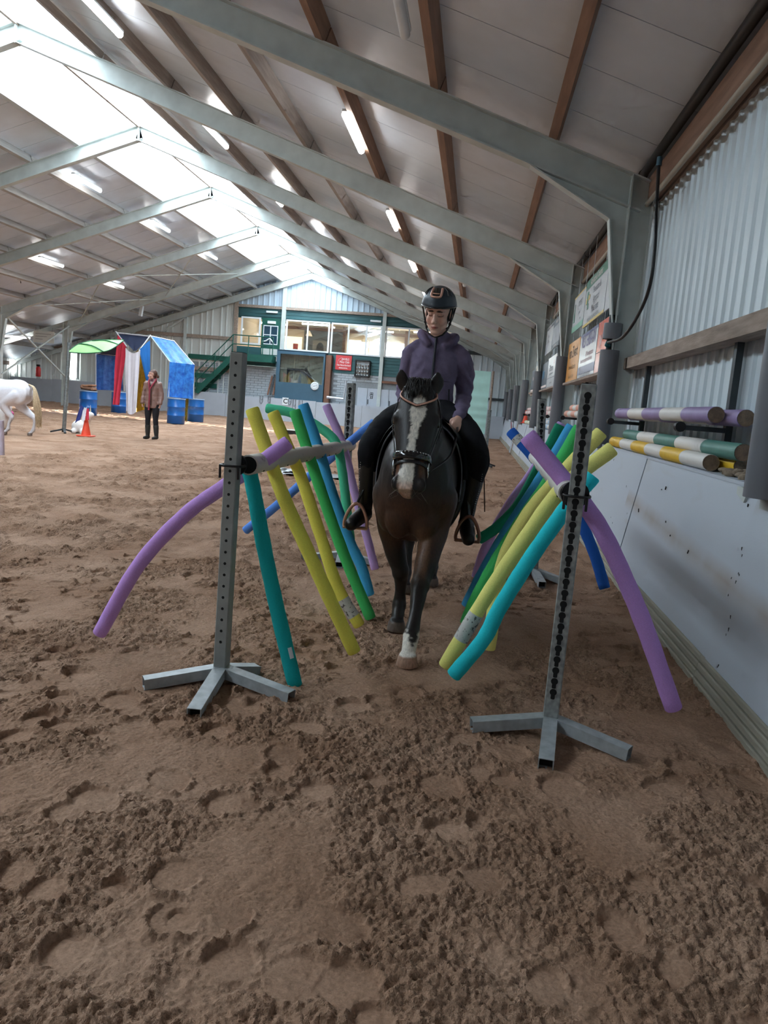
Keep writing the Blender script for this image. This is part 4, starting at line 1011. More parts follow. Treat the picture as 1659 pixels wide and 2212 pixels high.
def horse_mesh(front_r, front_l, hind_r, hind_l, voxel):
    mb = MB()
    mb.loft([sring((0, y, z), None, V((1, 0, 0)), V((0, 0, 1)), w, h) for (y, z, w, h) in TRUNK])
    # withers, croup, shoulders, breast muscles
    mb.ell((0, .50, 1.13), (.07, .20, .095)); mb.ell((0, 1.20, 1.07), (.17, .22, .12))
    for s in (-1, 1):
        mb.ell((s*.140, .17, .80), (.085, .12, .22)); mb.ell((s*.070, .085, .70), (.085, .065, .14)); mb.ell((s*.15, 1.28, .88), (.10, .19, .22))
    # neck
    pts = [V((0, .33, .99)), V((0, .16, 1.08)), V((0, .02, 1.18)), V((0, -.09, 1.285)), V((0, -.145, 1.345))]
    prof = [(.17, .30), (.125, .245), (.098, .195), (.082, .155), (.07, .11)]; rings = []
    for i, p in enumerate(pts):
        d = (pts[min(i+1, 4)]-pts[max(i-1, 0)]).normalized(); up_ = V((0, -d.z, d.y)); rings.append(sring(p, d, V((1, 0, 0)), up_, prof[i][0], prof[i][1]))
    mb.loft(rings)
    # head
    rings = []
    for (t, hw, hd) in HPROF:
        c = HEAD_A+HDIR*(HLEN*t)+HBACK*hd; rings.append(sring(c, HDIR, V((1, 0, 0)), -HBACK, hw, hd, 2.35))
    mb.loft(rings)
    mb.ell((.004, -.160, 1.340), (.09, .09, .08))
    for s in (-1, 1):
        mb.ell(head_pt(.29, s*1.05, .93), (.026, .030, .034))                       # brow over the eye
        c, _ = head_at(.4); mb.ell(HEAD_A+HDIR*(HLEN*.42)+HBACK*.17+V((s*.062, 0, 0)), (.036, .07, .085))   # jowl
        mb.ell(head_pt(.935, s*.98, .95), (.027, .027, .038))                       # nostril rim
        # ear: leaf-shaped, cupped forward
        base = V((s*.066, -.135, 1.372)); tip = V((s*.092-.008, -.160, 1.482)); rings = []
        for (f, w, th) in ((-.15, .030, .028), (.12, .039, .022), (.38, .043, .016), (.65, .037, .013), (.86, .022, .010), (1.0, .009, .008)):
            rings.append(sring(lerp(base, tip, f)+V((s*.010*math.sin(f*3), 0, 0)), None, V((1, .25*s, 0)).normalized(), V((-.25*s, 1, 0)).normalized(), w, th, 2.0, 14))
        mb.loft(rings)
    mb.ell(HEAD_A+HDIR*(HLEN*.98)+HBACK*.085, (.045, .04, .035))                       # chin
    for L_ in (front_r, front_l):
        limb(mb, L_[0], L_[1])
    for L_ in (hind_r, hind_l): limb(mb, L_[0], L_[1])
    for L_ in (front_r, front_l, hind_r, hind_l):
        h = L_[2]; tilt = L_[3]; R = Matrix.Rotation(tilt, 3, 'X')
        mb.lathe([(.057, 0), (.056, .012), (.049, .05), (.041, .07)], h, 18, R=R)
        js = L_[0]; rs_ = L_[1]; ki = 3; mb.ell(js[ki], (rs_[ki]*1.1, rs_[ki]*1.15, rs_[ki]*1.35)); mb.ell(js[-2], (rs_[-2]*1.08, rs_[-2]*1.15, rs_[-2]*1.15))   # knee or hock, fetlock
    return remesh(mb, voxel, 8, .5)
FRONT_TRAIL = ([V((-.135, .17, .80)), V((-.130, .23, .63)), V((-.098, .245, .48)), V((-.052, .245, .345)), V((-.047, .262, .30)), V((-.045, .275, .22)), V((-.045, .275, .135)), V((-.045, .225, .075))], [.11, .084, .065, .048, .042, .033, .041, .038], V((-.045, .195, 0)), 0)
FRONT_LEAD = ([V((.135, .15, .80)), V((.125, .17, .63)), V((.108, .065, .48)), V((.085, -.055, .345)), V((.084, -.105, .30)), V((.081, -.20, .215)), V((.076, -.31, .13)), V((.073, -.365, .075))], [.11, .086, .067, .050, .044, .034, .042, .038], V((.072, -.400, 0)), 0)
def hind(s, dy): return ([V((s*.14, 1.25, .86)), V((s*.135, 1.10+dy*.4, .68)), V((s*.105, 1.30+dy*.8, .46)), V((s*.095, 1.39+dy*.9, .385)), V((s*.09, 1.37+dy, .25)), V((s*.088, 1.345+dy, .125)), V((s*.088, 1.30+dy, .075))], [.145, .115, .070, .050, .033, .038, .034], V((s*.088, 1.275+dy, 0)), 0)
me = horse_mesh(FRONT_TRAIL, FRONT_LEAD, hind(-1, -.12), hind(1, .16), .0085)
HX, HY = -.300, 4.13
P = coords(me)
# coat: dark bay with a blaze, black points and one white pastern
blk, brn, tan, wht = np.array(S(33, 28, 28)), np.array(S(76, 50, 37)), np.array(S(122, 92, 72)), np.array(S(226, 220, 208))
c = np.tile(blk, (len(P), 1)); nz = n3(P, 9, 3)-.5; nf = n3(P, 60, 4)-.5; nff = n3(P, 160, 5)-.5
front = sst(.34-P[:, 1], 0, .2)
w = sst(P[:, 2], .42, .56)*sst(-P[:, 2], -.90, -.70)*front*(P[:, 1] > -.12)
c = mixc(c, brn, np.clip(w*(.9+.7*nz), 0, 1))
w = sst(P[:, 2], .30, .44)*sst(-P[:, 2], -.68, -.56)*(np.abs(P[:, 0]) < .135)*(P[:, 1] < .5)*(P[:, 1] > -.3)*sst(-np.abs(P[:, 0]-.075), -.055, -.02)*(P[:, 0] > 0)
c = mixc(c, tan, np.clip(w*.8, 0, 1))
w = sst(P[:, 1], .5, .9)*sst(P[:, 2], .45, .7)*sst(-P[:, 2], -1.05, -.9); c = mixc(c, brn, np.clip(.7*w, 0, 1))
legb = sst(-P[:, 2], -.44, -.34); c = mixc(c, np.array(S(34, 29, 28)), legb)
# white pastern on the leading leg and pink-grey hooves
lead = (P[:, 1] < -.12)*(P[:, 0] > 0)*(P[:, 2] < .4)
w = lead*sst(-(P[:, 2]+.05*nf+.02*np.sin(P[:, 0]*90)), -.145, -.125); c = mixc(c, wht, w)
hoof = sst(-P[:, 2], -.064, -.056); hc = np.where(lead[:, None] > 0, np.array(S(176, 142, 122))[None], np.array(S(112, 100, 92))[None])
c = c*(1-hoof[:, None])+hc*hoof[:, None]
# face
A = np.array(HEAD_A); D = np.array(HDIR); B = np.array(HBACK)
rel = P-A; t = rel@D/HLEN; dep = rel@B; face = (P[:, 1] < .02)*(t > -.05)*(t < 1.12)*(P[:, 2] < 1.48)*(P[:, 2] > .80)*(P[:, 1] < -.13)
def prof(t, ks, vs): return np.interp(t, ks, vs)
cxs = prof(t, [.1, .2, .3, .45, .7, .85, 1.0], [.012, .012, .012, .002, -.004, -.010, -.012])
wid = prof(t, [.08, .115, .17, .24, .32, .40, .55, .68, .76, .84, .93, 1.02], [0, .026, .034, .040, .034, .021, .018, .024, .032, .037, .037, .028])
frontm = sst(-dep, -.075, -.045)
w = face*frontm*sst(wid-np.abs(P[:, 0]-cxs)+.010*nf+.008*nff, -.003, .004)*(t > .075); c = mixc(c, wht, w)
pink = face*sst(t, .90, .97)*(np.abs(P[:, 0]+.012) < .036); c = mixc(c, np.array(S(200, 160, 140)), pink*.7)
mz = face*sst(t, .82, .92)*sst(np.abs(P[:, 0]-cxs)-wid, .0, .006); c = mixc(c, np.array(S(44, 41, 42)), mz)
side = face*sst(t, .62, .72)*sst(-t, -.90, -.82)*sst(np.abs(P[:, 0]), .040, .055)*sst(-dep, -.12, -.08); c = mixc(c, np.array(S(104, 66, 44)), side*.8*(1-w))
paint(me, c)
M_COAT = vcol_mat('horse_coat', .42, .25, 130, .4, 0, (1, 1, .35), .22)
horse = empty('horse', (HX, HY, 0), 'dark bay pony with white blaze walking between the noodle fences', 'horse')
link('body', me, M_COAT, horse)
M_EYE = mat('horse_eye', S(14, 11, 10), .08, 0, .1, coat=1.0)
for s in (-1, 1):
    mb = MB(); mb.ell(head_pt(.315, s*1.22, .97), (.014, .018, .019)); mb.build('eye', M_EYE, horse, False)
    mb = MB(); mb.ell(head_pt(.94, s*.92, 1.13), (.013, .009, .021), Matrix.Rotation(s*.35, 3, 'Y')); mb.build('nostril', mat('nostril_dark', S(22, 18, 18), .6), horse, False)
M_HAIR = mat('black_mane', S(26, 23, 22), .5, 0, .3, 40, 0, stretch=(1, 1, .2))
def strands(n, fn, r, name, parent, m=M_HAIR, seed=1):
    rr = random.Random(seed); mb = MB()
    for i in range(n):
        pts = fn(rr, i/n); k = len(pts); mb.tube(pts, [r*(1-.8*j/(k-1)) for j in range(k)], 5)
    return mb.build(name, m, parent, False)
def fore(rr, f):
    x0 = rr.uniform(-.05, .05); y0 = rr.uniform(-.20, -.13); x1 = x0*1.1+rr.uniform(-.02, .02); tt = rr.uniform(.02, .14)
    q = head_pt(tt, math.asin(max(-1, min(1, x1/.1))), 1.05)
    return spline([V((x0, y0+.02, 1.405)), V((x0*1.1, y0-.035, 1.432+rr.uniform(-.01, .012))), q+V((0, -.008, .03)), q], 3)
strands(240, fore, .0028, 'forelock', horse)
def mane(rr, f):
    y = lerp(-.14, .42, f); z = lerp(1.40, 1.22, f)+.05*math.sin(f*3.1); s = -1 if rr.random() < .7 else 1
    x0 = rr.uniform(-.02, .02); ln = rr.uniform(.14, .26)
    return spline([V((x0, y, z+.01)), V((s*.05, y-.01, z+.005)), V((s*.095, y-.01, z-ln*.5)), V((s*(.10+.03*f), y-.005, z-ln))], 3)
strands(150, mane, .006, 'mane', horse, seed=5)
def tailf(rr, f):
    x0 = rr.uniform(-.03, .03); ln = rr.uniform(.6, .85); return spline([V((x0, 1.47, 1.05)), V((x0*1.6, 1.58, .95)), V((x0*2.6+rr.uniform(-.03, .03), 1.60, .65)), V((x0*3+rr.uniform(-.04, .04), 1.56, 1.05-ln))], 4)
strands(140, tailf, .007, 'tail', horse, seed=9)
def whisk(rr, f):
    q = head_pt(.99, rr.uniform(-1.6, 1.6), 1.0); return [q, q+V((rr.uniform(-.04, .04), -.01, -.03)), q+V((rr.uniform(-.07, .07), -.02, -.05))]
strands(8, whisk, .0005, 'whiskers', horse, mat('whisker', S(150, 145, 140), .6), 4)

# ---- bridle
M_LEATHER = mat('black_leather', S(22, 22, 25), .3, 0, .15, 30, .05, 200)
M_PATENT = mat('patent_leather', S(14, 15, 19), .08, 0, .1, 20, coat=1.0)
M_COPPER = mat('rose_copper', S(224, 172, 152), .3, .25, .1, 30)
M_CHROME = mat('chrome', S(200, 204, 208), .15, 1.0, .05)
br = empty('bridle', (HX, HY, 0), 'black leather bridle with copper beaded browband on the bay pony', 'bridle')
def hp(t, deg, k=1.05): return head_pt(t, math.radians(deg), k)
def strap(pts, w, th, name, m=M_LEATHER, par=None):
    """flat strap lying on the head: pts with outward directions from the head axis"""
    sp = [V(p) for p in pts]; mb = MB(); rings = []
    for i, p in enumerate(sp):
        d = (sp[min(i+1, len(sp)-1)]-sp[max(i-1, 0)]).normalized()
        tt = (p-HEAD_A).dot(HDIR); c = HEAD_A+HDIR*tt+HBACK*.09; n = (p-c); n = (n-d*n.dot(d)).normalized(); s = d.cross(n)
        rings.append(sring(p, d, s, n, w/2, th/2, 4, 12))
    mb.loft(rings); return mb.build(name, m, par or br, False)
# browband: V-shaped row of beads
bb = [hp(lerp(.035, .205, (1-abs(a)/80.0)**.8), a, 1.07) for a in range(-80, 81, 8)]
strap(bb, .016, .006, 'browband')
bsp = spline(bb, 3)
for i, p in enumerate(bsp):
    if i % 1 == 0:
        mb = MB(); q = p-HBACK*.004; mb.ell(q, .0052, None, 8, 5); mb.build('bead', M_COPPER, br, False)
for s in (-1, 1):
    strap([hp(.02, s*86, 1.08), hp(.11, s*82, 1.08), hp(.30, s*80, 1.10), hp(.5, s*78, 1.08), hp(.66, s*74, 1.08)], .016, .005, 'cheek_strap')
    strap([hp(.03, s*100, 1.08), hp(.12, s*105, 1.08), hp(.30, s*110, 1.09), hp(.42, s*125, 1.08)], .014, .005, 'throat_lash')
    # bit ring
    c = hp(.775, s*80, 1.16); mb = MB()
    mb.tube([c+V((0, .032*math.cos(a), .036*math.sin(a))) for a in [2*math.pi*k/20 for k in range(21)]], .004, 8, cap=False); mb.build('bit_ring', M_CHROME, br, False)
    strap([hp(.72, s*50, 1.07), hp(.76, s*72, 1.12), hp(.80, s*88, 1.10), hp(.86, s*110, 1.06)], .012, .005, 'flash_strap')
strap([hp(.02, a, 1.10) for a in (-86, -60, -30)], .02, .006, 'headpiece')
strap([hp(.665+.012*math.cos(math.radians(a)), a, 1.10) for a in range(-100, 101, 10)], .040, .020, 'noseband', M_PATENT)
strap([hp(.735+.02*(abs(a)/90), a, 1.06) for a in range(-95, 96, 10)], .016, .006, 'flash_band')
for a in range(-50, 51, 9):
    mb = MB(); mb.ell(hp(.655, a, 1.235), .0035, None, 8, 5); mb.build('crystal', M_CHROME, br, False)
# ================================================================== SADDLE AND RIDER
M_PAD = mat('saddle_pad', S(26, 28, 36), .85, 0, .12, 20, .15, 120)
M_PIPING = mat('grey_piping', S(96, 98, 104), .6, 0, .1)
sd = empty('saddle', (HX, HY, 0), 'black leather saddle with grey-piped pad and rose copper stirrups', 'saddle')
def trunk_pt(y, ang, k=1.0, add=0.0):
    """on the trunk: ang 0 = spine, +-90 = flanks"""
    for a, b in zip(TRUNK, TRUNK[1:]):
        if a[0] <= y <= b[0]:
            f = (y-a[0])/(b[0]-a[0]); z, w, h = [lerp(a[i], b[i], f) for i in (1, 2, 3)]; break
    s_, c_ = math.sin(ang), math.cos(ang); p = 2.3
    return V(((w*k+add)*math.copysign(abs(s_)**(2/p), s_), y, z+(h*k+add)*math.copysign(abs(c_)**(2/p), c_)))
for s in (-1, 1):
    mb = MB()
    mb.grid(lambda u, v: trunk_pt(lerp(.30+.05*v, .98-.02*v, u), s*math.radians(lerp(6, 104, v)), 1.02, .012), 14, 16)
    mb.grid(lambda u, v: trunk_pt(lerp(.30+.05*v, .98-.02*v, u), s*math.radians(lerp(6, 104, v)), 1.02, .020), 14, 16)
    pad = mb.build('saddle_pad', M_PAD, sd, False)
    edge = [trunk_pt(.30+.05*v/16, s*math.radians(lerp(6, 104, v/16)), 1.02, .018) for v in range(17)]+[trunk_pt(lerp(.35, .96, q/8), s*math.radians(104), 1.02, .018) for q in range(1, 9)]
    mb = MB(); mb.tube(edge, .0055, 8); mb.build('piping', M_PIPING, pad, False)
    mb = MB(); mb.grid(lambda u, v: trunk_pt(lerp(.38-.06*math.sin(v*2.4), .82-.02*v, u), s*math.radians(lerp(10, 88, v)), 1.02, .032), 12, 14)
    mb.grid(lambda u, v: trunk_pt(lerp(.38-.06*math.sin(v*2.4), .82-.02*v, u), s*math.radians(lerp(10, 88, v)), 1.02, .040), 12, 14)
    mb.build('saddle_flap', M_LEATHER, sd, False)
    mb = MB(); mb.tube([trunk_pt(.42, s*math.radians(a), 1.01, .02) for a in range(88, 181, 8)], .02, 8); mb.build('girth', M_LEATHER, sd, False)
mb = MB(); mb.loft([sring((0, y, z), None, V((1, 0, 0)), V((0, 0, 1)), w, h, 2.2, 20) for (y, z, w, h) in ((.40, 1.245, .06, .03), (.46, 1.25, .10, .035), (.62, 1.225, .12, .03), (.80, 1.235, .15, .035), (.88, 1.27, .13, .03), (.93, 1.27, .07, .02))]); mb.build('saddle_seat', M_LEATHER, sd, False)

# joints in world space (photo x, y with the depth of each joint)
J = dict(hipL=V((-.375, 4.90, 1.27)), hipR=V((-.225, 4.90, 1.27)),
         kneeL=py(803, 962, 4.60), kneeR=py(1030, 985, 4.60), ankL=py(788, 1098, 4.66), ankR=py(1008, 1118, 4.66), toeL=py(760, 1128, 4.52), toeR=py(1012, 1160, 4.52),
         shL=py(893, 752, 4.98), shR=py(996, 762, 4.98), elL=py(873, 850, 5.04), elR=py(1003, 858, 5.04), wrL=py(893, 915, 4.66), wrR=py(991, 903, 4.68),
         neck=py(946, 734, 4.96), head=py(947, 677, 4.87))
# stirrups
def stirrup(foot, ank, s):
    c = lerp(foot, ank, .30)+V((0, .01, -.055)); mb = MB(); w = .070
    arch = [c+V((-w, 0, .0))]+[c+V((-w*math.cos(a)*(1-.25*math.sin(a)), 0, .025+.118*math.sin(a))) for a in [math.pi*k/12 for k in range(13)]]+[c+V((w, 0, 0))]
    # one whole stirrup is copper, the other a darker copper
    mb.tube(arch, .0105, 8)
    st_ = mb.build('stirrup', M_COPPER if s < 0 else mat('dark_copper', S(150, 112, 96), .35, .3), sd)
    mb = MB(); mb.box(c+V((0, 0, -.006)), (2*w+.014, .045, .016), None, .005); mb.build('stirrup_tread', M_COPPER if s < 0 else mat('dark_copper', S(150, 112, 96), .35, .3), st_)
    q = trunk_pt(.62, s*math.radians(40), 1.02, .05)+V((HX, HY, 0)); t = c+V((0, 0, .143))
    mb = MB(); mb.tube([t+(q-t)*k/6 for k in range(7)], .010, 8, squash=.4); mb.build('stirrup_leather', M_LEATHER, sd)
stirrup(J['toeL'], J['ankL'], -1); stirrup(J['toeR'], J['ankR'], 1)

# ---- human head, shared by both people: built around the origin, facing -y
def head_shapes(mb, T):
    def e(c, r, R=None): mb.ell(T @ V(c), r, T.to_3x3() @ (R or Matrix.Identity(3)) if True else None, 20, 14)
    e((0, .012, .035), (.074, .094, .088)); e((0, -.018, -.03), (.059, .072, .088)); e((0, -.058, -.098), (.030, .026, .022))
    e((0, -.045, -.06), (.047, .042, .055)); e((0, -.060, .045), (.060, .030, .035))
    for s in (-1, 1):
        e((s*.036, -.052, -.028), (.027, .030, .034)); e((s*.030, -.073, .008), (.0165, .0125, .013)); e((s*.030, -.080, .030), (.022, .008, .008))
        e((s*.077, .012, -.004), (.010, .020, .032), Matrix.Rotation(-s*.3, 3, 'Z')); e((s*.013, -.092, -.036), (.0085, .010, .0075)); e((s*.040, -.012, -.062), (.022, .045, .034))
    nose = [V((0, -.078, .024)), V((0, -.092, .0)), V((0, -.106, -.024)), V((0, -.109, -.032))]
    mb.tube([T @ p for p in spline(nose, 3)], [.008, .0085, .009, .0095, .010, .011, .0115, .012, .012, .011], 10); e((0, -.104, -.033), (.0125, .012, .0105))
    e((0, -.085, -.0605), (.021, .011, .0062)); e((0, -.084, -.0725), (.019, .0115, .0068)); e((0, -.0875, -.0585), (.008, .009, .005))
    mb.tube([T @ V(p) for p in ((0, .012, -.03), (0, .02, -.09), (0, .028, -.17))], [.052, .048, .054], 18)
def face_colour(P, T, skin, brow, lip, nf, hairc=None, hairline=.062):
    Ti = np.array(T.inverted()); L = P@Ti[:3, :3].T+Ti[:3, 3]; x, y, z = L[:, 0], L[:, 1], L[:, 2]; ax = np.abs(x)
    onh = (np.sqrt((L**2).sum(1)) < .19)
    c = np.tile(np.array(skin), (len(P), 1))
    fr = (y < -.045)*onh
    ck = fr*np.exp(-((ax-.038)/.02)**2-((z+.028)/.022)**2); c = mixc(c, np.array(skin)*np.array([1.0, .80, .78]), ck*.7)
    bz = .0275-.10*np.clip(ax-.034, 0, 1)+.004*np.sin(ax*60); bw_ = np.interp(ax, [.008, .016, .034, .052], [.001, .0062, .0055, .001])
    w_ = fr*sst(bw_-np.abs(z-bz), -.0015, .0015)*(ax > .009)*(ax < .054); c = mixc(c, brow, w_)
    ez = .0005-.25*np.clip(np.abs(ax-.030)-.004, 0, 1)**1.2*0-((ax-.030)/.017)**2*-.003
    w_ = fr*(np.abs(ax-.030) < .0165)*sst(.0024-np.abs(z-ez), -.001, .001); c = mixc(c, np.array(brow)*.6, w_)
    lid = fr*(np.abs(ax-.030) < .018)*sst(-np.abs(z-.010), -.010, -.005); c = mixc(c, np.array(skin)*np.array([.86, .76, .76]), lid*.6)
    w_ = fr*(ax < .0235)*sst(.0085*(1-(ax/.026)**2)-np.abs(z+.0665), -.001, .0015)*(y < -.06); c = mixc(c, lip, w_*.9)
    w_ = fr*(ax < .022)*sst(.0013-np.abs(z+.0662-.10*ax*ax*10), -.0008, .0008); c = mixc(c, np.array(lip)*.25, w_)
    w_ = fr*(np.abs(ax-.0085) < .0042)*(np.abs(z+.0425) < .0028)*(y < -.085); c = mixc(c, np.array(skin)*.25, w_)
    if hairc is not None:
        hl = sst(z, hairline-.008, hairline+.008); hs = sst(y, -.012, .0)*(z > -.06-.3*np.clip(y, 0, 1)); w_ = onh*np.maximum(hl, hs*(z > -.09)*(y > .0)); c = mixc(c, hairc, np.clip(w_, 0, 1))
    return c
def finger(mb, pts, r): limb(mb, pts, [r*1.05, r, r*.95, r*.8][:len(pts)], 10, 4)
def hand(mb, wr, fwd, up_, side, k=1.0):
    """closed hand: fwd = along the forearm, up_ = back of the hand, side = thumb side"""
    f = V(fwd).normalized(); u = V(up_); u = (u-f*u.dot(f)).normalized(); s = V(side); s = (s-f*s.dot(f)-u*s.dot(u)).normalized()
    def q(a, b, c): return wr+f*(a*k)+s*(b*k)+u*(c*k)
    mb.loft([sring(q(a, 0, 0), f, s, u, w*k, h*k, 2.4, 16) for (a, w, h) in ((-.02, .024, .018), (.01, .030, .017), (.04, .037, .015), (.065, .036, .013))])
    for i, b in enumerate((.028, .010, -.009, -.027)):
        ln = (.95, 1.05, 1.0, .8)[i]
        finger(mb, [q(.062, b, .002), q(.062+.026*ln, b*1.02, -.004), q(.066+.026*ln, b, -.028*ln), q(.050+.01*ln, b*.95, -.040*ln)], .0085*k)
    finger(mb, [q(.018, .028, -.002), q(.040, .042, -.010), q(.062, .036, -.022), q(.074, .020, -.026)], .0095*k)

Th = Matrix.Translation(J['head']) @ Matrix.Rotation(math.radians(-10), 4, 'Z') @ Matrix.Rotation(math.radians(20), 4, 'X') @ Matrix.Rotation(math.radians(3), 4, 'Y')
rider = empty('person', (HX, 4.9, 1.20), 'young rider in purple hooded fleece and black helmet looking down', 'person')
mb = MB(); head_shapes(mb, Th)
ctr = V((-.30, 4.97, 0))
mb.tube([J['neck']+V((0, .01, .04)), J['neck']+V((0, .02, -.05)), V((-.30, 4.97, 1.5)), V((-.30, 4.93, 1.27))], [.05, .075, .09, .10], 20)
for s_ in 'LR':
    limb(mb, [J['sh'+s_], J['el'+s_], J['wr'+s_]], [.036, .032, .025], per=1); limb(mb, [J['hip'+s_], J['knee'+s_], J['ank'+s_]], [.06, .034, .024], per=1)
    d_ = (J['wr'+s_]-J['el'+s_]).normalized()
    hand(mb, J['wr'+s_]+d_*.012, d_+V((-.15 if s_ == 'R' else .15, 0, -.55)), V((.55 if s_ == 'R' else -.55, -.65, .45)), V((-1 if s_ == 'R' else 1, -.25, .35)), .92)
me = remesh(mb, .0046, 3, .4)
P = coords(me)
SKIN = S(236, 190, 170)
c = face_colour(P, Th, SKIN, S(52, 36, 30), S(176, 96, 92), None)
paint(me, c)
off = rider.location; P -= np.array(off); setco(me, P)
link('body', me, vcol_mat('skin', .5, .08, 300, .35, 0, None, .05), rider)
# dark hair at the temples and nape under the helmet
mb = MB()
for s_ in (-1, 1):
    mb.ell(Th @ V((s_*.066, .03, .005)), (.016, .045, .055), Th.to_3x3()); 
mb.ell(Th @ V((0, .075, -.02)), (.062, .045, .09), Th.to_3x3())
mb.build('hair', mat('dark_hair', S(40, 28, 24), .5, 0, .3, 60), rider)
# ---- helmet
M_HELM = mat('helmet_shell', S(46, 56, 66), .38, 0, .12, 60, .05, 300)
M_HELMG = mat('helmet_gloss', S(18, 20, 24), .15, 0, .1, coat=.6)
hm = MB(); rings = []
def helm_pt(phi, th, k=1.0):
    """phi around (0 = front), th 0 top .. 1 rim"""
    a = th*math.radians(98); x = math.sin(phi); y = -math.cos(phi)
    rx, ry, rz = .104*k, .126*k, .106*k
    fr_ = max(0, math.cos(phi))
    bulge = 1+.03*math.exp(-((th-.93)/.08)**2)+.07*fr_**3*math.exp(-((th-1.0)/.10)**2)
    dz = -.020*th*max(0, -math.cos(phi))+.012*th*fr_
    return Th @ V((rx*x*math.sin(a)*bulge, .012+ry*y*math.sin(a)*bulge, .060+rz*math.cos(a)+dz))
for j in range(1, 17):
    rings.append([helm_pt(2*math.pi*k/40, j/16) for k in range(40)])
for j in (16, 15, 13): rings.append([helm_pt(2*math.pi*k/40, j/16, .94) for k in range(40)])
hm.loft(rings, cap=False); top = helm_pt(0, 0)
hm.add([top]+rings[0], [(0, 1+(k+1) % 40, 1+k) for k in range(40)], True)
helmet = hm.build('helmet', M_HELM, rider)
mb = MB(); mb.tube([helm_pt(2*math.pi*k/40, .985, 1.005) for k in range(41)], .005, 8, cap=False); mb.build('helmet_rim', M_HELMG, helmet)
# copper vent frame with glossy black insert, at the upper front
fr = [(-.58, .28), (-.46, .40), (-.36, .56), (-.26, .615), (0, .63), (.26, .615), (.36, .56), (.46, .40), (.58, .28)]
mb = MB(); mb.tube(spline([helm_pt(a, t, 1.012) for a, t in fr], 4), .0072, 8); mb.tube(spline([helm_pt(a*.62, .50-.1*abs(a)*0, 1.012) for a in (-.42, -.2, 0, .2, .42)], 4), .004, 6); mb.build('vent_frame', M_COPPER, helmet)
mb = MB(); mb.grid(lambda u, v: helm_pt(lerp(-.40, .40, u)*(1.15-.35*v), lerp(.24, .58, v), 1.008), 10, 8); mb.build('vent_insert', M_HELMG, helmet)
for a_ in (-.95, .95, -1.25, 1.25):
    mb = MB(); mb.tube(spline([helm_pt(a_, .25, 1.004), helm_pt(a_*1.02, .42, 1.006), helm_pt(a_*.92, .60, 1.003)], 5), .0045, 6); mb.build('shell_groove', M_HELMG, helmet)
for s_ in (-1, 1):
    a_ = helm_pt(s_*1.25, .96, .97); b_ = Th @ V((s_*.078, -.01, -.055)); c_ = Th @ V((s_*.045, -.045, -.118))
    mb = MB(); mb.tube(spline([a_, b_, Th @ V((s_*.066, -.022, -.092)), c_], 4), .0055, 6); mb.tube(spline([helm_pt(s_*1.9, .97, .97), Th @ V((s_*.082, .03, -.03)), b_], 4), .0055, 6)
    mb.ell(b_, (.009, .009, .013)); mb.ell(Th @ V((s_*.066, -.02, -.085)), (.008, .008, .011)); mb.build('chin_strap', M_BLACK, helmet)
mb = MB(); mb.tube(spline([Th @ V((-.045, -.045, -.118)), Th @ V((0, -.055, -.135)), Th @ V((.045, -.045, -.118))], 4), .005, 6); mb.build('chin_strap', M_BLACK, helmet)
# ---- fleece jacket
mb = MB()
cz = lambda z: V((-.302+.012*(z-1.3), 4.93+.10*(z-1.25), z))
mb.loft([sring(cz(z), None, V((1, 0, 0)), V((0, 1, 0)), w, d_, 2.4, 28) for (z, w, d_) in ((1.205, .150, .125), (1.235, .160, .134), (1.275, .148, .124), (1.34, .143, .120), (1.44, .140, .116), (1.54, .147, .118), (1.62, .150, .106), (1.675, .118, .086), (1.71, .080, .07))])
for s_ in 'LR':
    sg = 1 if s_ == 'R' else -1
    shp = J['sh'+s_]; limb(mb, [shp+V((-sg*.03, 0, -.005)), shp+V((sg*.012, 0, -.05)), lerp(shp, J['el'+s_], .5)+V((sg*.008, 0, 0)), J['el'+s_], lerp(J['el'+s_], J['wr'+s_], .6), J['wr'+s_]+(J['wr'+s_]-J['el'+s_]).normalized()*-.012], [.060, .066, .059, .055, .047, .040])
# stand-up collar and hood roll
nk = J['neck']
mb.loft([sring(nk+V((0, .012-.03*(z), z-.01)), None, V((1, 0, 0)), V((0, 1, -.25)).normalized(), w, d_, 2.1, 24) for (z, w, d_) in ((-.07, .105, .095), (-.02, .092, .082), (.02, .084, .075), (.045, .076, .068))])
hood = [nk+V((x, y, z)) for (x, y, z) in ((-.045, -.075, -.045), (-.085, -.045, .0), (-.105, .01, .03), (-.095, .07, .03), (-.05, .12, .02), (0, .135, .015), (.05, .12, .015), (.095, .07, .02), (.10, .01, .012), (.085, -.045, -.015), (.045, -.075, -.05))]
hs = spline(hood, 4); mb.tube(hs, [.020+.016*math.sin(math.pi*i/(len(hs)-1)) for i in range(len(hs))], 12)
me = remesh(mb, .0075, 2, .5)
P = coords(me); N = normals(me)
f1 = vnoise(P[:, 0]*16+P[:, 2]*7, P[:, 2]*9-P[:, 0]*5, 21)-.5; f2 = vnoise(P[:, 0]*38+P[:, 2]*22, P[:, 2]*30+P[:, 1]*12, 22)-.5
arm = (np.abs(P[:, 0]+.30) > .165); f3 = np.sin((P[:, 2]*1.0+np.abs(P[:, 0]+.30)*1.4)*60+4*f1)*np.exp(-((P[:, 2]-1.50)/.09)**2)*(np.abs(P[:, 0]+.30) > .05); P += N*(.015*f1+.006*f2+.0035*f3)[:, None]; P += N*(arm*(P[:, 2] < 1.42)*.0035*np.sin(P[:, 2]*125+3*f1))[:, None]
P -= np.array(off); setco(me, P); 
for pl in me.polygons: pl.use_smooth = True
M_FLEECE = mat('purple_fleece', S(118, 108, 134), .95, 0, .10, 26, .35, 260, spec=.15)
link('jacket', me, M_FLEECE, rider)
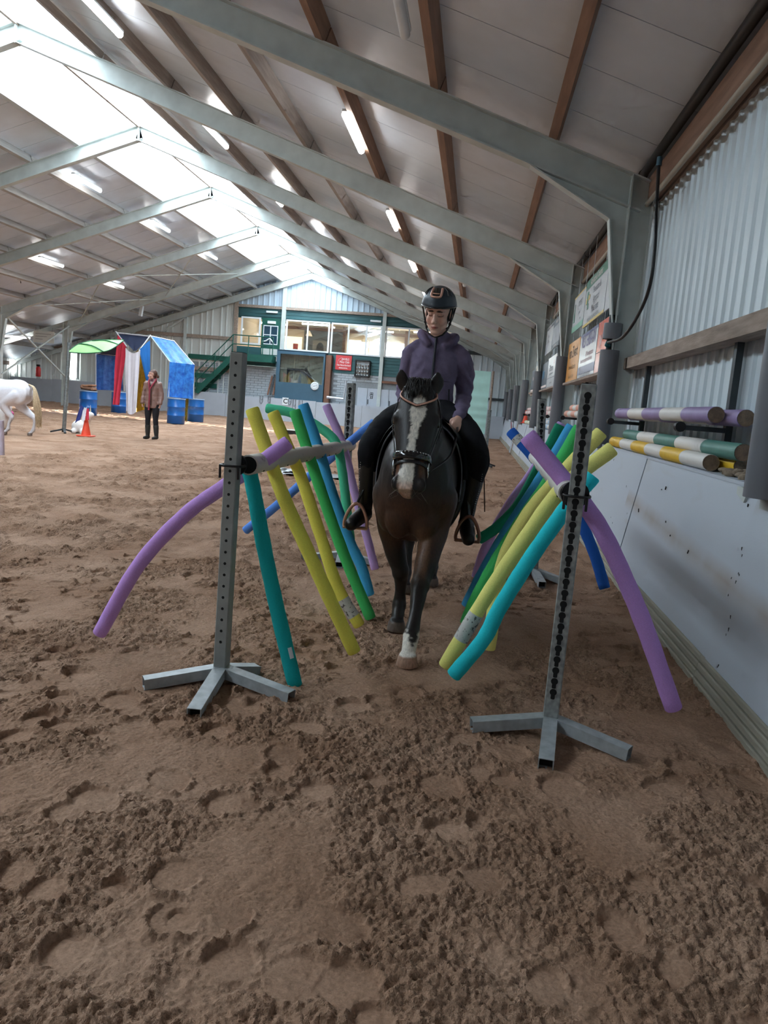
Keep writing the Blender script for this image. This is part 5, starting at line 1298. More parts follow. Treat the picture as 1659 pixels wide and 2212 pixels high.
mb = MB(); zz = [V((-.302+.01, 4.93+.10*(z-1.25)-d_, z)) for z, d_ in ((1.30, .137), (1.40, .132), (1.50, .130), (1.58, .124), (1.64, .112), (1.69, .098), (1.735, .082))]
mb.tube(spline(zz, 4), .0085, 8, squash=.5); mb.build('zipper', mat('navy_zip', S(26, 24, 40), .5), rider)
mb = MB(); mb.tube(spline([V((-.302+.135*math.sin(a), 4.95-.127*math.cos(a), 1.465+.006*math.sin(3*a))) for a in [math.radians(-75+15*k) for k in range(11)]], 3), .010, 8, squash=.6); mb.build('chest_seam', M_FLEECE, rider)
for s_ in (-1, 1):
    mb = MB(); mb.tube([(-.302+s_*.118, 4.845, 1.42), (-.302+s_*.126, 4.845, 1.31)], .006, 6); mb.build('pocket_zip', mat('navy_zip', S(26, 24, 40), .5), rider)
# ---- breeches and boots
M_BREECH = mat('black_breeches', S(22, 23, 28), .85, 0, .15, 20, .15, 90, spec=.25)
M_BOOT = mat('black_boots', S(20, 20, 22), .4, 0, .2, 25, .1, 120)
for s_ in 'LR':
    sg = 1 if s_ == 'R' else -1; h_, k_, a_, t_ = [J[n_+s_] for n_ in ('hip', 'knee', 'ank', 'toe')]
    mb = MB(); limb(mb, [h_+V((-sg*.05, .02, .0)), lerp(h_, k_, .45)+V((sg*.012, 0, .03)), k_+V((0, 0, .01)), lerp(k_, a_, .35)+V((sg*.004, .02, 0))], [.118, .100, .076, .066])
    mb.ell(h_+V((-sg*.03, .06, -.01)), (.10, .12, .09))
    me = remesh(mb, .011, 3); P = coords(me); N = normals(me); P += N*(.006*(n3(P, 26, 31)-.5))[:, None]; P -= np.array(off); setco(me, P); link('breeches_leg', me, M_BREECH, rider)
    mb = MB(); limb(mb, [lerp(k_, a_, .16), lerp(k_, a_, .4)+V((0, .018, 0)), lerp(k_, a_, .78), a_+V((0, .01, -.01))], [.068, .066, .048, .044])
    heel = a_+V((0, .035, -.065)); d_ = (t_-a_); fl = V((d_.x, d_.y, d_.z)).normalized()
    limb(mb, [a_+V((0, .01, -.035)), lerp(a_, t_, .55)+V((0, 0, -.018)), t_+V((0, -.02, -.01))], [.050, .047, .040]); mb.ell(heel, (.034, .045, .032))
    me = remesh(mb, .008, 3); P = coords(me); P -= np.array(off); setco(me, P); bt = link('boot', me, M_BOOT, rider)
    if True:
        for i_ in range(22):
            q_ = lerp(lerp(k_, a_, .2), lerp(k_, a_, .92), i_/21); rr_ = np.interp(i_/21, [0, .35, .8, 1], [.068, .066, .050, .046])
            mb = MB(); mb.ell(q_+V((-.72*rr_ if s_ == 'L' else .72*rr_, -.72*rr_, 0)), .0034, None, 6, 4); mb.build('stud', M_CHROME, bt)
# ---- reins from the bit to the hands (part of the bridle)
for s_, k_ in ((1, 'R'), (-1, 'L')):
    a_ = hp(.79, s_*82, 1.18)+V((HX, HY, 0)); d_ = (J['wr'+k_]-J['el'+k_]).normalized(); b_ = J['wr'+k_]+d_*.05+V((0, -.01, -.035))
    mid = lerp(a_, b_, .5)+V((s_*.04, 0, -.035)); pts = spline([a_, mid, b_, b_+V((-s_*.03, .10, .0)), V((HX+s_*.05, 4.62, 1.235))], 6)
    mb = MB(); mb.tube([p-V((HX, HY, 0)) for p in pts], .0075, 8, squash=.35); mb.build('rein', M_LEATHER, br, False)
# riding whip hanging down beside the boot
mb = MB(); a_ = py(1045, 985, 4.75); b_ = py(1047, 1105, 4.95); mb.tube([a_, b_], .004, 6); tag(mb.build('riding_whip', mat('brown_whip', S(92, 60, 50), .6)), 'thin brown riding whip hanging behind the rider boot', 'whip')
# ================================================================== ACROSS THE ARENA
def cloth(name, c4, nu, nv, amp, freq, m, parent=None, seed=1, sag=0.0, th=.004, world=True):
    """hanging cloth between four corner points (top-left, top-right, bottom-right, bottom-left), two skins"""
    a, b, c, d = [V(p) for p in c4]; nrm = ((b-a).cross(d-a)).normalized(); r_ = random.Random(seed); ph = [r_.uniform(0, 6.28) for _ in range(4)]
    def fn(u, v, o=0.0):
        p = lerp(lerp(a, b, u), lerp(d, c, u), v)
        w = math.sin(u*freq+ph[0]+1.3*math.sin(v*3+ph[1]))*.6+math.sin(u*freq*2.3+v*2+ph[2])*.3+math.sin(v*freq*.8+u*5+ph[3])*.25
        return p+nrm*(amp*w*(.35+.65*v)+o)+V((0, 0, -sag*math.sin(math.pi*u)*(1-.3*v)))
    mb = MB(); mb.grid(lambda u, v: fn(u, v), nu, nv); mb.grid(lambda u, v: fn(u, v, th), nu, nv)
    return mb.build(name, m, parent, world)
# ---- oil drums
M_DRUM = mat('blue_drum', S(24, 98, 176), .35, 0, .08, 6, coat=.2)
def drum():
    r = empty('oil_drum', (0, 0, 0)); R_ = .31
    mb = MB(); mb.lathe([(R_-.02, 0), (R_, .01), (R_, .27), (R_+.012, .285), (R_+.012, .30), (R_, .315), (R_, .57), (R_+.012, .585), (R_+.012, .60), (R_, .615), (R_, .875)], (0, 0, 0), 32); mb.build('drum_body', M_DRUM, r, False)
    mb = MB(); mb.lathe([(R_, .865), (R_+.012, .87), (R_+.012, .895), (R_-.012, .895), (R_-.012, .88), (0.02, .88)], (0, 0, 0), 32); mb.build('drum_lid', mat('drum_rim', S(150, 178, 208), .35, .2), r, False)
    return r
dr = drum()
for i_, (x, y, lab) in enumerate(((187, 897, 'blue oil drum with a brown saddle bag on its lid'), (254, 892, 'blue oil drum behind the red drape'), (377, 915, 'blue oil drum right beside the woman, under the blue tarpaulin'), (420, 911, 'blue oil drum at the outer corner of the blue tarpaulin'))):
    o = dr if i_ == 0 else copy_tree(dr); p = pz(x, y); o.location = (p.x, p.y+.1, 0); tag(o, lab, 'drum', 'blue oil drums around the tarpaulin arch')
p = pz(187, 897); zc = .9
bag = empty('saddle_bag', (p.x, p.y+.1, zc), 'brown padded bag lying on the blue drum', 'bag')
mb = MB(); mb.box((0, 0, .09), (.50, .40, .14), Matrix.Rotation(.1, 3, 'Y'), .05); mb.build('bag_body', mat('brown_canvas', S(140, 104, 84), .9, 0, .15, 9, .2), bag, False)
mb = MB(); mb.box((.05, -.02, .19), (.40, .36, .07), Matrix.Rotation(-.12, 3, 'Y'), .03); mb.build('bag_flap', mat('brown_canvas_light', S(172, 128, 100), .9, 0, .15, 9, .2), bag, False)
mb = MB(); mb.ell((-.22, 0, .15), (.08, .14, .07)); mb.build('bag_roll', mat('brown_canvas', S(140, 104, 84), .9), bag, False)
# ---- tarpaulin arch
def tarp(name, c1, c2):
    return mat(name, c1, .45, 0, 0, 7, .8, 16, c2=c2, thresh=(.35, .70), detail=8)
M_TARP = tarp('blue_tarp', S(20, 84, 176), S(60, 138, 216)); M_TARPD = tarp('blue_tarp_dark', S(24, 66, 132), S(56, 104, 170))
M_RED = mat('red_cloth', S(206, 50, 74), .8, 0, .08, 5, .15); M_WCL = mat('white_cloth', S(226, 222, 230), .85, 0, .04, 5, .12); M_BCL = mat('blue_cloth', S(30, 108, 182), .8, 0, .08, 5, .15)
M_NAVY = mat('navy_cloth', S(38, 48, 74), .85, 0, .1, 5); M_GOLD = mat('gold_foil', S(206, 170, 60), .25, .7, .25, 12, .5, 20)
M_POLE = mat('tent_pole', S(196, 200, 204), .4, .4, .08)
arch = empty('tarpaulin_arch', tuple(pz(300, 905)), 'tarpaulin arch of white poles draped in blue, red and white cloth', 'tent')
def q(x, y, Y): return py(x, y, Y)
poles_ = [((207, 762, 27.9), (207, 843, 27.9)), ((207, 762, 27.9), (262, 769, 28.2)), ((250, 716, 27.2), (274, 749, 26.6)), ((325, 724, 27.2), (300, 758, 26.6)), ((252, 719, 27.2), (326, 727, 27.2)), ((325, 726, 27.2), (367, 782, 26.5)), ((375, 736, 28.0), (419, 788, 27.4)), ((325, 726, 27.2), (376, 737, 28.0)), ((367, 780, 26.5), (364, 858, 26.5)), ((419, 787, 27.4), (418, 862, 27.4)), ((270, 760, 28.2), (268, 845, 28.2))]
for a_, b_ in poles_:
    mb = MB(); mb.tube([q(*a_), q(*b_)], .024, 8); mb.build('tent_pole', M_POLE, arch)
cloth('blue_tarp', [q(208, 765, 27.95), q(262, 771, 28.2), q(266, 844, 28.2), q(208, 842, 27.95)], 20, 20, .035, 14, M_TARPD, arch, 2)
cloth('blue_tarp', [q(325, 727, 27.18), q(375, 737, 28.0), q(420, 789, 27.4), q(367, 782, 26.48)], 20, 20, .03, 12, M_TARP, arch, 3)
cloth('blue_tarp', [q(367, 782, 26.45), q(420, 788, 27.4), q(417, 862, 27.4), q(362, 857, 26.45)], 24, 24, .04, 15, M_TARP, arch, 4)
cloth('navy_canopy', [q(254, 721, 27.25), q(325, 727, 27.25), q(293, 758, 27.0), q(288, 757, 27.0)], 14, 8, .02, 8, M_NAVY, arch, 5)
cloth('navy_canopy', [q(224, 760, 27.6), q(262, 740, 27.4), q(268, 772, 28.3), q(210, 766, 28.0)], 10, 8, .02, 8, M_NAVY, arch, 15)
cloth('red_drape', [q(254, 722, 26.9), q(272, 748, 26.6), q(257, 875, 26.6), q(244, 874, 26.6)], 16, 26, .05, 10, M_RED, arch, 6)
cloth('white_drape', [q(271, 751, 26.55), q(303, 756, 26.55), q(294, 890, 26.6), q(272, 888, 26.6)], 18, 26, .05, 11, M_WCL, arch, 7, .15)
cloth('blue_drape', [q(301, 755, 26.6), q(324, 735, 26.9), q(324, 822, 26.9), q(316, 822, 26.9)], 12, 20, .04, 9, M_BCL, arch, 8)
cloth('gold_foil_curtain', [q(294, 760, 27.8), q(318, 740, 27.9), q(312, 885, 27.8), q(294, 890, 27.8)], 26, 12, .05, 40, M_GOLD, arch, 9)
cloth('gold_foil_curtain', [q(377, 752, 27.8), q(412, 780, 27.5), q(404, 909, 27.3), q(396, 909, 27.3)], 14, 12, .04, 26, M_GOLD, arch, 10)
# ---- tall pole stand with the green leaf canopy
def pole_stand(foot, top, label, m_up=None, zsplit=None):
    foot = V(foot); top = V(top); r = empty('pole_stand', tuple(foot), label, 'pole stand')
    zs = zsplit or top.z; f_ = (zs-foot.z)/(top.z-foot.z)
    mb = MB(); mb.tube([foot+V((0, 0, .08)), lerp(foot, top, f_)], .045, 12); mb.build('pole', M_GALV, r)
    if f_ < 1: mb = MB(); mb.tube([lerp(foot, top, f_-.05), top], .028, 10); mb.build('wooden_pole', m_up, r)
    for k in range(4):
        a_ = .6+k*math.pi/2; mb = MB(); mb.bar(foot+V((0, 0, .10)), foot+V((.30*math.cos(a_), .30*math.sin(a_), .025)), .05, .035); mb.build('stand_foot', M_STEEL_D, r)
    return r
pf = pz(138, 936); pole_stand(pf, py(150, 740, pf.y), 'grey tripod pole holding up the green leaf canopy')
leaf = empty('leaf_canopy', tuple(py(150, 757, pf.y-.02)), 'bright green leaf-shaped canopy with dark green veins', 'canopy')
topc = spline([py(150, 757, 16.6), py(172, 743, 16.75), py(212, 735, 16.95), py(268, 734.5, 16.9)], 8); botc = spline([py(150, 761, 16.5), py(190, 763, 16.3), py(235, 757, 16.2), py(267, 736, 16.85)], 8)
mb = MB(); nL = len(topc)
for o_ in (0, .006):
    mb.grid(lambda u, v: lerp(topc[int(round(u*(nL-1)))], botc[int(round(u*(nL-1)))], v)+V((0, -o_, .05*math.sin(math.pi*v)*math.sin(math.pi*u)-o_)), nL-1, 8)
mb.build('leaf_cloth', mat('leaf_green', S(152, 208, 130), .6, 0, .06, 4), leaf)
M_VEIN = mat('leaf_vein', S(28, 92, 62), .6)
mb = MB(); mb.tube(topc, .014, 6); mb.build('leaf_edge', M_VEIN, leaf)
mb = MB(); mb.tube(botc, .012, 6); mb.build('leaf_edge', M_VEIN, leaf)
for (i0, i1) in ((8, 14), (14, 21)):
    mb = MB(); mb.tube([lerp(topc[i0], botc[i1], k/6)+V((0, -.02, .05*math.sin(math.pi*k/6))) for k in range(7)], .014, 6); mb.build('leaf_vein', M_VEIN, leaf)
# turquoise banner on the far pole
pb = pz(1046, 1008); pt = py(1066, 802, pb.y); pole_stand(pb, pt, 'thin pole with wooden upper half beside the turquoise banner', M_WOODG, 1.35)
Yb = pb.y+.05
ban = cloth('turquoise_banner', [py(1016, 799, Yb), py(1061, 803, Yb), py(1047, 938, Yb), py(1006, 936, Yb)], 10, 34, .0, 5, mat('turquoise_cloth', S(190, 240, 234), .8, 0, .06, 4, .1), None, 3)
tag(ban, 'pale turquoise banner with horizontal creases hanging beside the rider', 'banner')
me = ban.data; P = coords(me); P[:, 1] += .022*np.abs(np.sin(P[:, 2]*13+.8*np.sin(P[:, 2]*5))); setco(me, P)
# ---- cones, plush toys
def cone(p, k, lab):
    r = empty('traffic_cone', tuple(p), lab, 'cone'); mo = mat('cone_orange', S(240, 84, 56), .5, 0, .06)
    mb = MB(); mb.bb((p.x-.17*k, p.y-.17*k, p.z), (p.x+.17*k, p.y+.17*k, p.z+.03*k), .01); mb.build('cone_base', mo, r)
    mb = MB(); mb.lathe([(.115*k, .03*k), (.06*k, .30*k), (.03*k, .48*k), (.025*k, .50*k)], p, 20); mb.build('cone_body', mo, r); return r
pc_ = pz(180, 943); cone(V((pc_.x, pc_.y+.12, 0)), .95, 'orange traffic cone with a small flag draped over it')
fl = empty('cone_flag', (pc_.x, pc_.y+.12, .40), 'crumpled blue, white and red flag over the orange cone', 'flag')
for k, (m_, dx) in enumerate(((mat('flag_navy', S(44, 56, 122), .8), -.06), (M_WCL, 0.0), (M_RED, .05))):
    cloth('flag_stripe', [(pc_.x+dx-.03, pc_.y+.02, .72-.05*k), (pc_.x+dx+.05, pc_.y+.02, .66), (pc_.x+dx*2+.05, pc_.y-.03, .38), (pc_.x+dx*2.4-.05, pc_.y-.03, .30+.06*k)], 8, 10, .02, 9, m_, fl, k)
mb = MB(); mb.lathe([(.02, 0), (.012, .1), (.004, .22)], (pc_.x, pc_.y+.12, .46), 8); mb.build('flag_tip', M_WHITE, fl)
M_PLUSH = mat('white_plush', S(228, 224, 220), .95, 0, .06, 30, .5, 80)
pp = pz(166, 938); pl = empty('plush_pony', (pp.x, pp.y+.2, 0), 'white plush pony lying on the sand behind the cone', 'plush toy')
mb = MB(); b0 = V((pp.x, pp.y+.2, 0)); mb.ell(b0+V((-.03, 0, .17)), (.21, .15, .17)); mb.ell(b0+V((.14, 0, .34)), (.09, .09, .16), Matrix.Rotation(.5, 3, 'Y')); mb.ell(b0+V((.21, -.02, .47)), (.12, .08, .08)); mb.ell(b0+V((.10, -.12, .06)), (.07, .07, .08)); mb.ell(b0+V((-.12, -.12, .06)), (.08, .08, .07)); mb.ell(b0+V((.15, .0, .58)), (.02, .02, .06))
me = remesh(mb, .02, 3); P = coords(me)-np.array(pl.location); setco(me, P); link('plush_body', me, M_PLUSH, pl)
mb = MB(); mb.lathe([(.018, 0), (.002, .16)], b0+V((.22, 0, .55)), 8); mb.build('plush_horn', mat('cream_horn', S(226, 206, 170), .5), pl)
mb = MB(); mb.ell(b0+V((.17, -.10, .10)), (.06, .04, .08)); mb.build('plush_hoof', mat('tan_plush', S(190, 150, 126), .9), pl)
pq = py(14, 905, 16.6); r = empty('plush_toy', (pq.x, 16.6, 0), 'white plush toy with blue and pink stripes behind the white pony', 'plush toy')
mb = MB(); mb.ell((pq.x-.1, 16.65, .30), (.16, .14, .30)); mb.ell((pq.x+.02, 16.6, .56), (.10, .10, .22)); mb.build('plush_body', M_PLUSH, r)
for k, (m_, z0_) in enumerate(((mat('toy_blue', S(110, 180, 220), .9), .74), (mat('toy_pink', S(212, 88, 140), .9), .84), (mat('toy_berry', S(170, 60, 110), .9), .40))):
    mb = MB(); mb.ell((pq.x+(.05 if k != 2 else .10), 16.55, z0_), (.10, .09, .07)); mb.build('plush_stripe', m_, r)
pq = pz(3, 983); mb = MB(); mb.tube([(pq.x, pq.y, 0), (pq.x-.02, pq.y, .55)], .05, 10); tag(mb.build('lilac_post', mat('pale_lilac', S(196, 186, 204), .8)), 'pale lilac foam post at the edge of the picture under the white pony', 'post')
# ---- white pony
me = horse_mesh(([V((-.13, .17, .80)), V((-.13, .22, .63)), V((-.11, .23, .48)), V((-.10, .22, .345)), V((-.10, .24, .22)), V((-.10, .25, .135)), V((-.10, .22, .075))], [.11, .085, .06, .045, .031, .038, .034], V((-.10, .20, 0)), 0),
                ([V((.13, .17, .80)), V((.13, .15, .63)), V((.11, .08, .48)), V((.10, .0, .345)), V((.10, -.06, .22)), V((.10, -.1, .135)), V((.10, -.14, .075))], [.11, .085, .06, .045, .031, .038, .034], V((.10, -.17, 0)), 0),
                hind(-1, .16), hind(1, -.30), .012)
P = coords(me); c = np.tile(np.array(S(226, 224, 230)), (len(P), 1)); c = mixc(c, S(176, 170, 172), sst(-P[:, 2], -.5, -.2)*.5); c = mixc(c, S(120, 104, 96), sst(-P[:, 2], -.064, -.056)); paint(me, c)
M_GREY = vcol_mat('white_pony_coat', .6, .2, 60, .3, 0, None, .06)
wp = empty('pony', (-10.98, 15.5, 0), 'white pony with cream tail cut off by the picture edge', 'horse', rz=math.radians(-84))
link('body', me, M_GREY, wp)
M_TAIL = mat('cream_tail', S(196, 172, 140), .7, 0, .2, 30)
def tail2(rr, f):
    x0 = rr.uniform(-.05, .05); ln = rr.uniform(.75, .98); return spline([V((x0*.6, 1.44, 1.10)), V((x0*1.2, 1.56, 1.02)), V((x0*2.2+rr.uniform(-.03, .03), 1.63+rr.uniform(-.03, .03), .65)), V((x0*1.6+rr.uniform(-.02, .02), 1.67+rr.uniform(-.04, .04), 1.15-ln))], 4)
strands(260, tail2, .010, 'tail', wp, M_TAIL, 12)
# ---- bits on the sand
def low_box(p, sz, lab, m1, m2, name='low_platform'):
    r = empty(name, (p.x, p.y, 0), lab, 'platform'); mb = MB(); mb.box((p.x, p.y, sz[2]/2), (sz[0], sz[1], sz[2]), None, .01); mb.build('platform_side', m1, r)
    mb = MB(); mb.box((p.x, p.y, sz[2]+.012), (sz[0]+.06, sz[1]+.06, .024), None, .006); mb.build('platform_top', m2, r); return r
low_box(pz(640, 938), (.95, .6, .12), 'low black platform with pale top lying on the sand behind the noodles', M_BLACK, mat('pale_board', S(176, 174, 166), .7))
p = pz(668, 1028); t_ = cloth('plastic_sheet', [(p.x-.45, p.y+.35, .03), (p.x+.55, p.y+.4, .03), (p.x+.6, p.y-.25, .03), (p.x-.4, p.y-.3, .03)], 16, 12, .012, 16, mat('grey_sheet', S(126, 132, 136), .4, 0, .15, 6)); tag(t_, 'grey plastic sheet lying flat on the sand behind the noodles', 'sheet')
p = pz(612, 1022); t_ = cloth('black_tarp', [(p.x-.3, p.y+.25, .06), (p.x+.25, p.y+.3, .06), (p.x+.3, p.y-.2, .05), (p.x-.28, p.y-.2, .05)], 14, 12, .035, 12, mat('black_plastic', S(34, 36, 40), .3, 0, .2, 6)); tag(t_, 'crumpled black plastic beside the grey sheet on the sand', 'tarp')
p = pz(800, 921); rr_ = random.Random(5)
for k in range(2):
    qx = p.x+rr_.uniform(-1.2, 1.2); qy = p.y+rr_.uniform(-.6, .6); mb = MB(); mb.bar((qx, qy, .012), (qx+rr_.uniform(.2, .5), qy+rr_.uniform(-.2, .2), .02), .16, .01); tag(mb.build('paper_scrap', M_WHITE), ['white scrap lying on the far sand nearer the jump stand', 'white scrap lying on the far sand nearer the rider'][k], 'scrap', 'white scraps on the far sand')
# ---- aisle things
p = py(95, 728, 34.0); r = empty('notice_board', (p.x, 34.0, p.z), 'white notice board hanging under the aisle roof', 'sign')
mb = MB(); mb.bb((p.x-.5, 33.98, p.z-.26), (p.x+.5, 34.01, p.z+.26)); mb.build('board', M_CORR2, r)
for k in range(3): mb = MB(); mb.bb((p.x-.4, 33.97, p.z+.12-.12*k), (p.x+.35-.2*k, 33.981, p.z+.15-.12*k)); mb.build('text_line', mat('grey_print', S(150, 152, 150), .7), r)
for s_ in (-.4, .4): mb = MB(); mb.tube([(p.x+s_, 34, p.z+.25), (p.x+s_, 34, zt(p.x)-.1)], .006, 5); mb.build('hanging_wire', M_BLACK, r)
p = py(81, 801, 38.55); r = empty('fire_extinguisher', (p.x, 38.6, p.z-.3), 'red fire extinguisher on the kickboard of the aisle', 'extinguisher'); mr = mat('red_paint', S(200, 40, 40), .35)
mb = MB(); mb.lathe([(.12, 0), (.13, .03), (.13, .42), (.08, .52), (.03, .54)], (p.x, 38.62, p.z-.30), 16); mb.build('cylinder_body', mr, r)
mb = MB(); mb.bb((p.x-.07, 38.56, p.z+.23), (p.x+.09, 38.66, p.z+.33)); mb.build('valve', M_BLACK, r)
p = py(79, 742, 38.6); mb = MB(); mb.bb((p.x-.16, 38.58, p.z-.12), (p.x+.16, 38.62, p.z+.12)); tag(mb.build('fire_sign', mr), 'small red fire sign below the notice board', 'sign')
# ---- woman standing in the arena
pw = pz(326, 949); W0 = V((pw.x, pw.y, 0))
wm = empty('person', tuple(W0), 'woman in brown quilted jacket and red scarf standing on the sand', 'person', rz=math.radians(6))
Tw = Matrix.Translation(V((-.01, -.02, 1.535))) @ Matrix.Rotation(math.radians(-58), 4, 'Z')
mb = MB(); head_shapes(mb, Tw)
mb.tube([(0, .01, 1.42), (0, .01, 1.2), (0, .01, .92)], [.08, .10, .10], 16)
WJ = dict(shL=V((-.155, .01, 1.34)), elL=V((-.205, .02, 1.08)), wrL=V((-.225, -.04, .86)), shR=V((.155, .01, 1.34)), elR=V((.205, .03, 1.08)), wrR=V((.20, -.03, .86)), hipL=V((-.09, 0, .86)), hipR=V((.09, 0, .86)), knL=V((-.085, -.02, .48)), knR=V((.10, -.02, .48)), anL=V((-.085, .01, .10)), anR=V((.125, .01, .10)))
for s_ in 'LR':
    limb(mb, [WJ['sh'+s_], WJ['el'+s_], WJ['wr'+s_]], [.035, .03, .024]); limb(mb, [WJ['hip'+s_], WJ['kn'+s_], WJ['an'+s_]], [.06, .04, .03]); hand(mb, WJ['wr'+s_]+V((0, 0, -.02)), V((0, 0, -1)), V((-1 if s_ == 'L' else 1, 0, 0)), V((0, -1, 0)), .85)
me = remesh(mb, .008, 2, .4); P = coords(me); paint(me, face_colour(P, Tw, S(206, 160, 144), S(96, 68, 56), S(170, 96, 92), None, np.array(S(96, 66, 56)), .060)); link('body', me, MATS['skin'], wm)
mb = MB(); mb.ell(Tw @ V((0, .024, .044)), (.0765, .090, .088), Tw.to_3x3()); mb.ell(Tw @ V((0, .125, -.030)), (.034, .036, .040)); mb.ell(Tw @ V((0, .075, .0)), (.05, .05, .06), Tw.to_3x3()); me = remesh(mb, .008, 2); link('hair', me, mat('brown_hair', S(96, 66, 56), .6, 0, .25, 40), wm)
mb = MB()
mb.loft([sring((0, .01, z), None, V((1, 0, 0)), V((0, 1, 0)), w, d_, 2.3, 24) for (z, w, d_) in ((.755, .158, .115), (.79, .168, .125), (1.0, .158, .12), (1.12, .148, .115), (1.26, .160, .115), (1.35, .150, .10), (1.41, .10, .08), (1.45, .07, .065))])
for s_ in 'LR': limb(mb, [WJ['sh'+s_]+V((0, 0, -.01)), WJ['el'+s_], WJ['wr'+s_]+V((0, 0, .02))], [.062, .060, .050])
me = remesh(mb, .012, 3); P = coords(me); N = normals(me); P += N*(.006*np.abs(np.sin(P[:, 2]*math.pi/.115))-.003)[:, None]+N*(.008*(n3(P, 18, 4)-.5))[:, None]; setco(me, P)
link('quilted_jacket', me, mat('brown_puffer', S(142, 112, 104), .38, 0, .12, 12, .25, 40), wm)
mb = MB(); mb.tube(spline([(-.03, -.155, .70), (-.025, -.150, 1.0), (-.025, -.145, 1.17), (.03, -.135, 1.30), (.085, -.06, 1.42), (.03, .07, 1.46), (-.07, .02, 1.45), (-.07, -.10, 1.38), (-.04, -.142, 1.24), (-.02, -.148, 1.10)], 5), .021, 8); mb.build('scarf', mat('maroon_scarf', S(150, 56, 72), .9, 0, .15, 30), wm, False)
mb = MB(); mb.lathe([(.085, 1.38), (.075, 1.43), (.068, 1.475)], (0, .005, 0), 20); mb.build('collar', mat('plum_fleece', S(84, 52, 62), .9), wm, False)
mb = MB(); mb.tube([(-.0, -.152, .82), (0, -.148, 1.30)], .012, 6); mb.build('zipper', mat('dark_zip', S(70, 50, 48), .5), wm, False)
for s_ in 'LR':
    sg = -1 if s_ == 'L' else 1
    mb = MB(); limb(mb, [WJ['hip'+s_]+V((-sg*.01, .01, -.02)), lerp(WJ['hip'+s_], WJ['kn'+s_], .5), WJ['kn'+s_], lerp(WJ['kn'+s_], WJ['an'+s_], .5)], [.098, .084, .064, .056]); link('trouser_leg', remesh(mb, .012, 2), mat('black_trousers', S(24, 26, 34), .85, 0, .12, 20), wm)
    mb = MB(); a_ = WJ['an'+s_]; limb(mb, [lerp(WJ['kn'+s_], a_, .42), lerp(WJ['kn'+s_], a_, .7), a_], [.066, .060, .050]); limb(mb, [a_+V((0, .02, -.045)), a_+V((-.02, -.08, -.06)), a_+V((-.03, -.15, -.062))], [.05, .044, .036]); me = remesh(mb, .01, 2); P = coords(me); P[:, 2] = np.maximum(P[:, 2], .0); setco(me, P); link('rubber_boot', me, mat('rubber_boot', S(44, 46, 46), .6, 0, .15, 15), wm)
# ================================================================== THINGS ALONG THE SIDE WALL, LIGHTS
# ---- striped jump poles
M_WOODEND = mat('pole_end_wood', S(128, 108, 92), .9, 0, .3, 30, .3)
M_PWHITE = mat('pole_white', S(216, 212, 206), .55, 0, 0, 6, .05, 40, c2=S(170, 160, 148), thresh=(.62, .8))
def paintm(n, c): return mat('pole_'+n, c, .5, 0, .10, 6, .04, 40)
PC = dict(purple=paintm('purple', S(146, 128, 172)), green=paintm('green', S(76, 128, 116)), yellow=paintm('yellow', S(222, 178, 40)), salmon=paintm('salmon', S(222, 160, 138)), pink=paintm('pink', S(214, 170, 172)), blue=paintm('lightblue', S(160, 190, 214)), pgreen=paintm('palegreen', S(176, 190, 150)))
def jump_pole(a, b, r, k, lab, n=7, first=True):
    a = V(a); b = V(b); root = empty('jump_pole', tuple(lerp(a, b, .5)), lab, 'jump pole', 'striped jump poles stored along the side wall')
    mb = MB(); mb.tube([a, b], r, 18); mb.build('pole_body', M_PWHITE, root)
    for i in range(n):
        if (i % 2 == 0) == first: mb = MB(); mb.tube([lerp(a, b, i/n), lerp(a, b, (i+1)/n)], r*1.012, 18); mb.build('stripe', PC[k], root)
    d = (a-b).normalized(); mb = MB(); mb.tube([a-d*.002, a+d*.0025], r*.96, 18); mb.build('pole_end', M_WOODEND, root)
rp = .052
jump_pole((1.485, 5.06, 1.395), (1.485, 8.35, 1.395), rp, 'purple', 'purple and white pole in front on the upper rack', 5)
jump_pole((1.60, 4.86, 1.385), (1.60, 8.3, 1.385), rp, 'purple', 'purple and white pole behind its twin on the upper rack', 5)
jump_pole((1.47, 4.98, 1.098), (1.47, 8.40, 1.098), rp, 'yellow', 'yellow and white pole in front on the kickboard ledge', 6, False)
jump_pole((1.60, 4.80, 1.098), (1.60, 8.40, 1.098), rp, 'yellow', 'yellow pole at the back of the kickboard ledge, mostly hidden', 6)
jump_pole((1.535, 4.62, 1.185), (1.535, 8.05, 1.185), rp, 'green', 'green and white pole lying on the two yellow poles', 5)
for i_, (x, z) in enumerate(((1.46, 1.372), (1.575, 1.372), (1.515, 1.468))):
    jump_pole((x, 9.75+.1*i_, z), (x, 12.9-.1*i_, z), rp, 'salmon', ['salmon striped pole in front on the rack under the signs', 'salmon striped pole behind on the rack under the signs', 'salmon striped pole on top of the rack under the signs'][i_], 7)
for i_, (x, z) in enumerate(((1.46, 1.372), (1.575, 1.372), (1.515, 1.468))):
    jump_pole((x, 14.9+.1*i_, z), (x, 18.1-.1*i_, z), rp, 'pink', ['pink striped pole in front on the rack beyond the third guard pipe', 'pink striped pole behind on the rack beyond the third guard pipe', 'pink striped pole on top of the rack beyond the third guard pipe'][i_], 7)
for i_, (x, z) in enumerate(((1.47, 1.098), (1.585, 1.098), (1.53, 1.19))):
    jump_pole((x, 14.85+.15*i_, z), (x, 18.0, z), rp, 'blue', ['pale blue striped pole in front on the far ledge', 'pale blue striped pole behind on the far ledge', 'pale blue striped pole on top of the far ledge pair'][i_], 7)
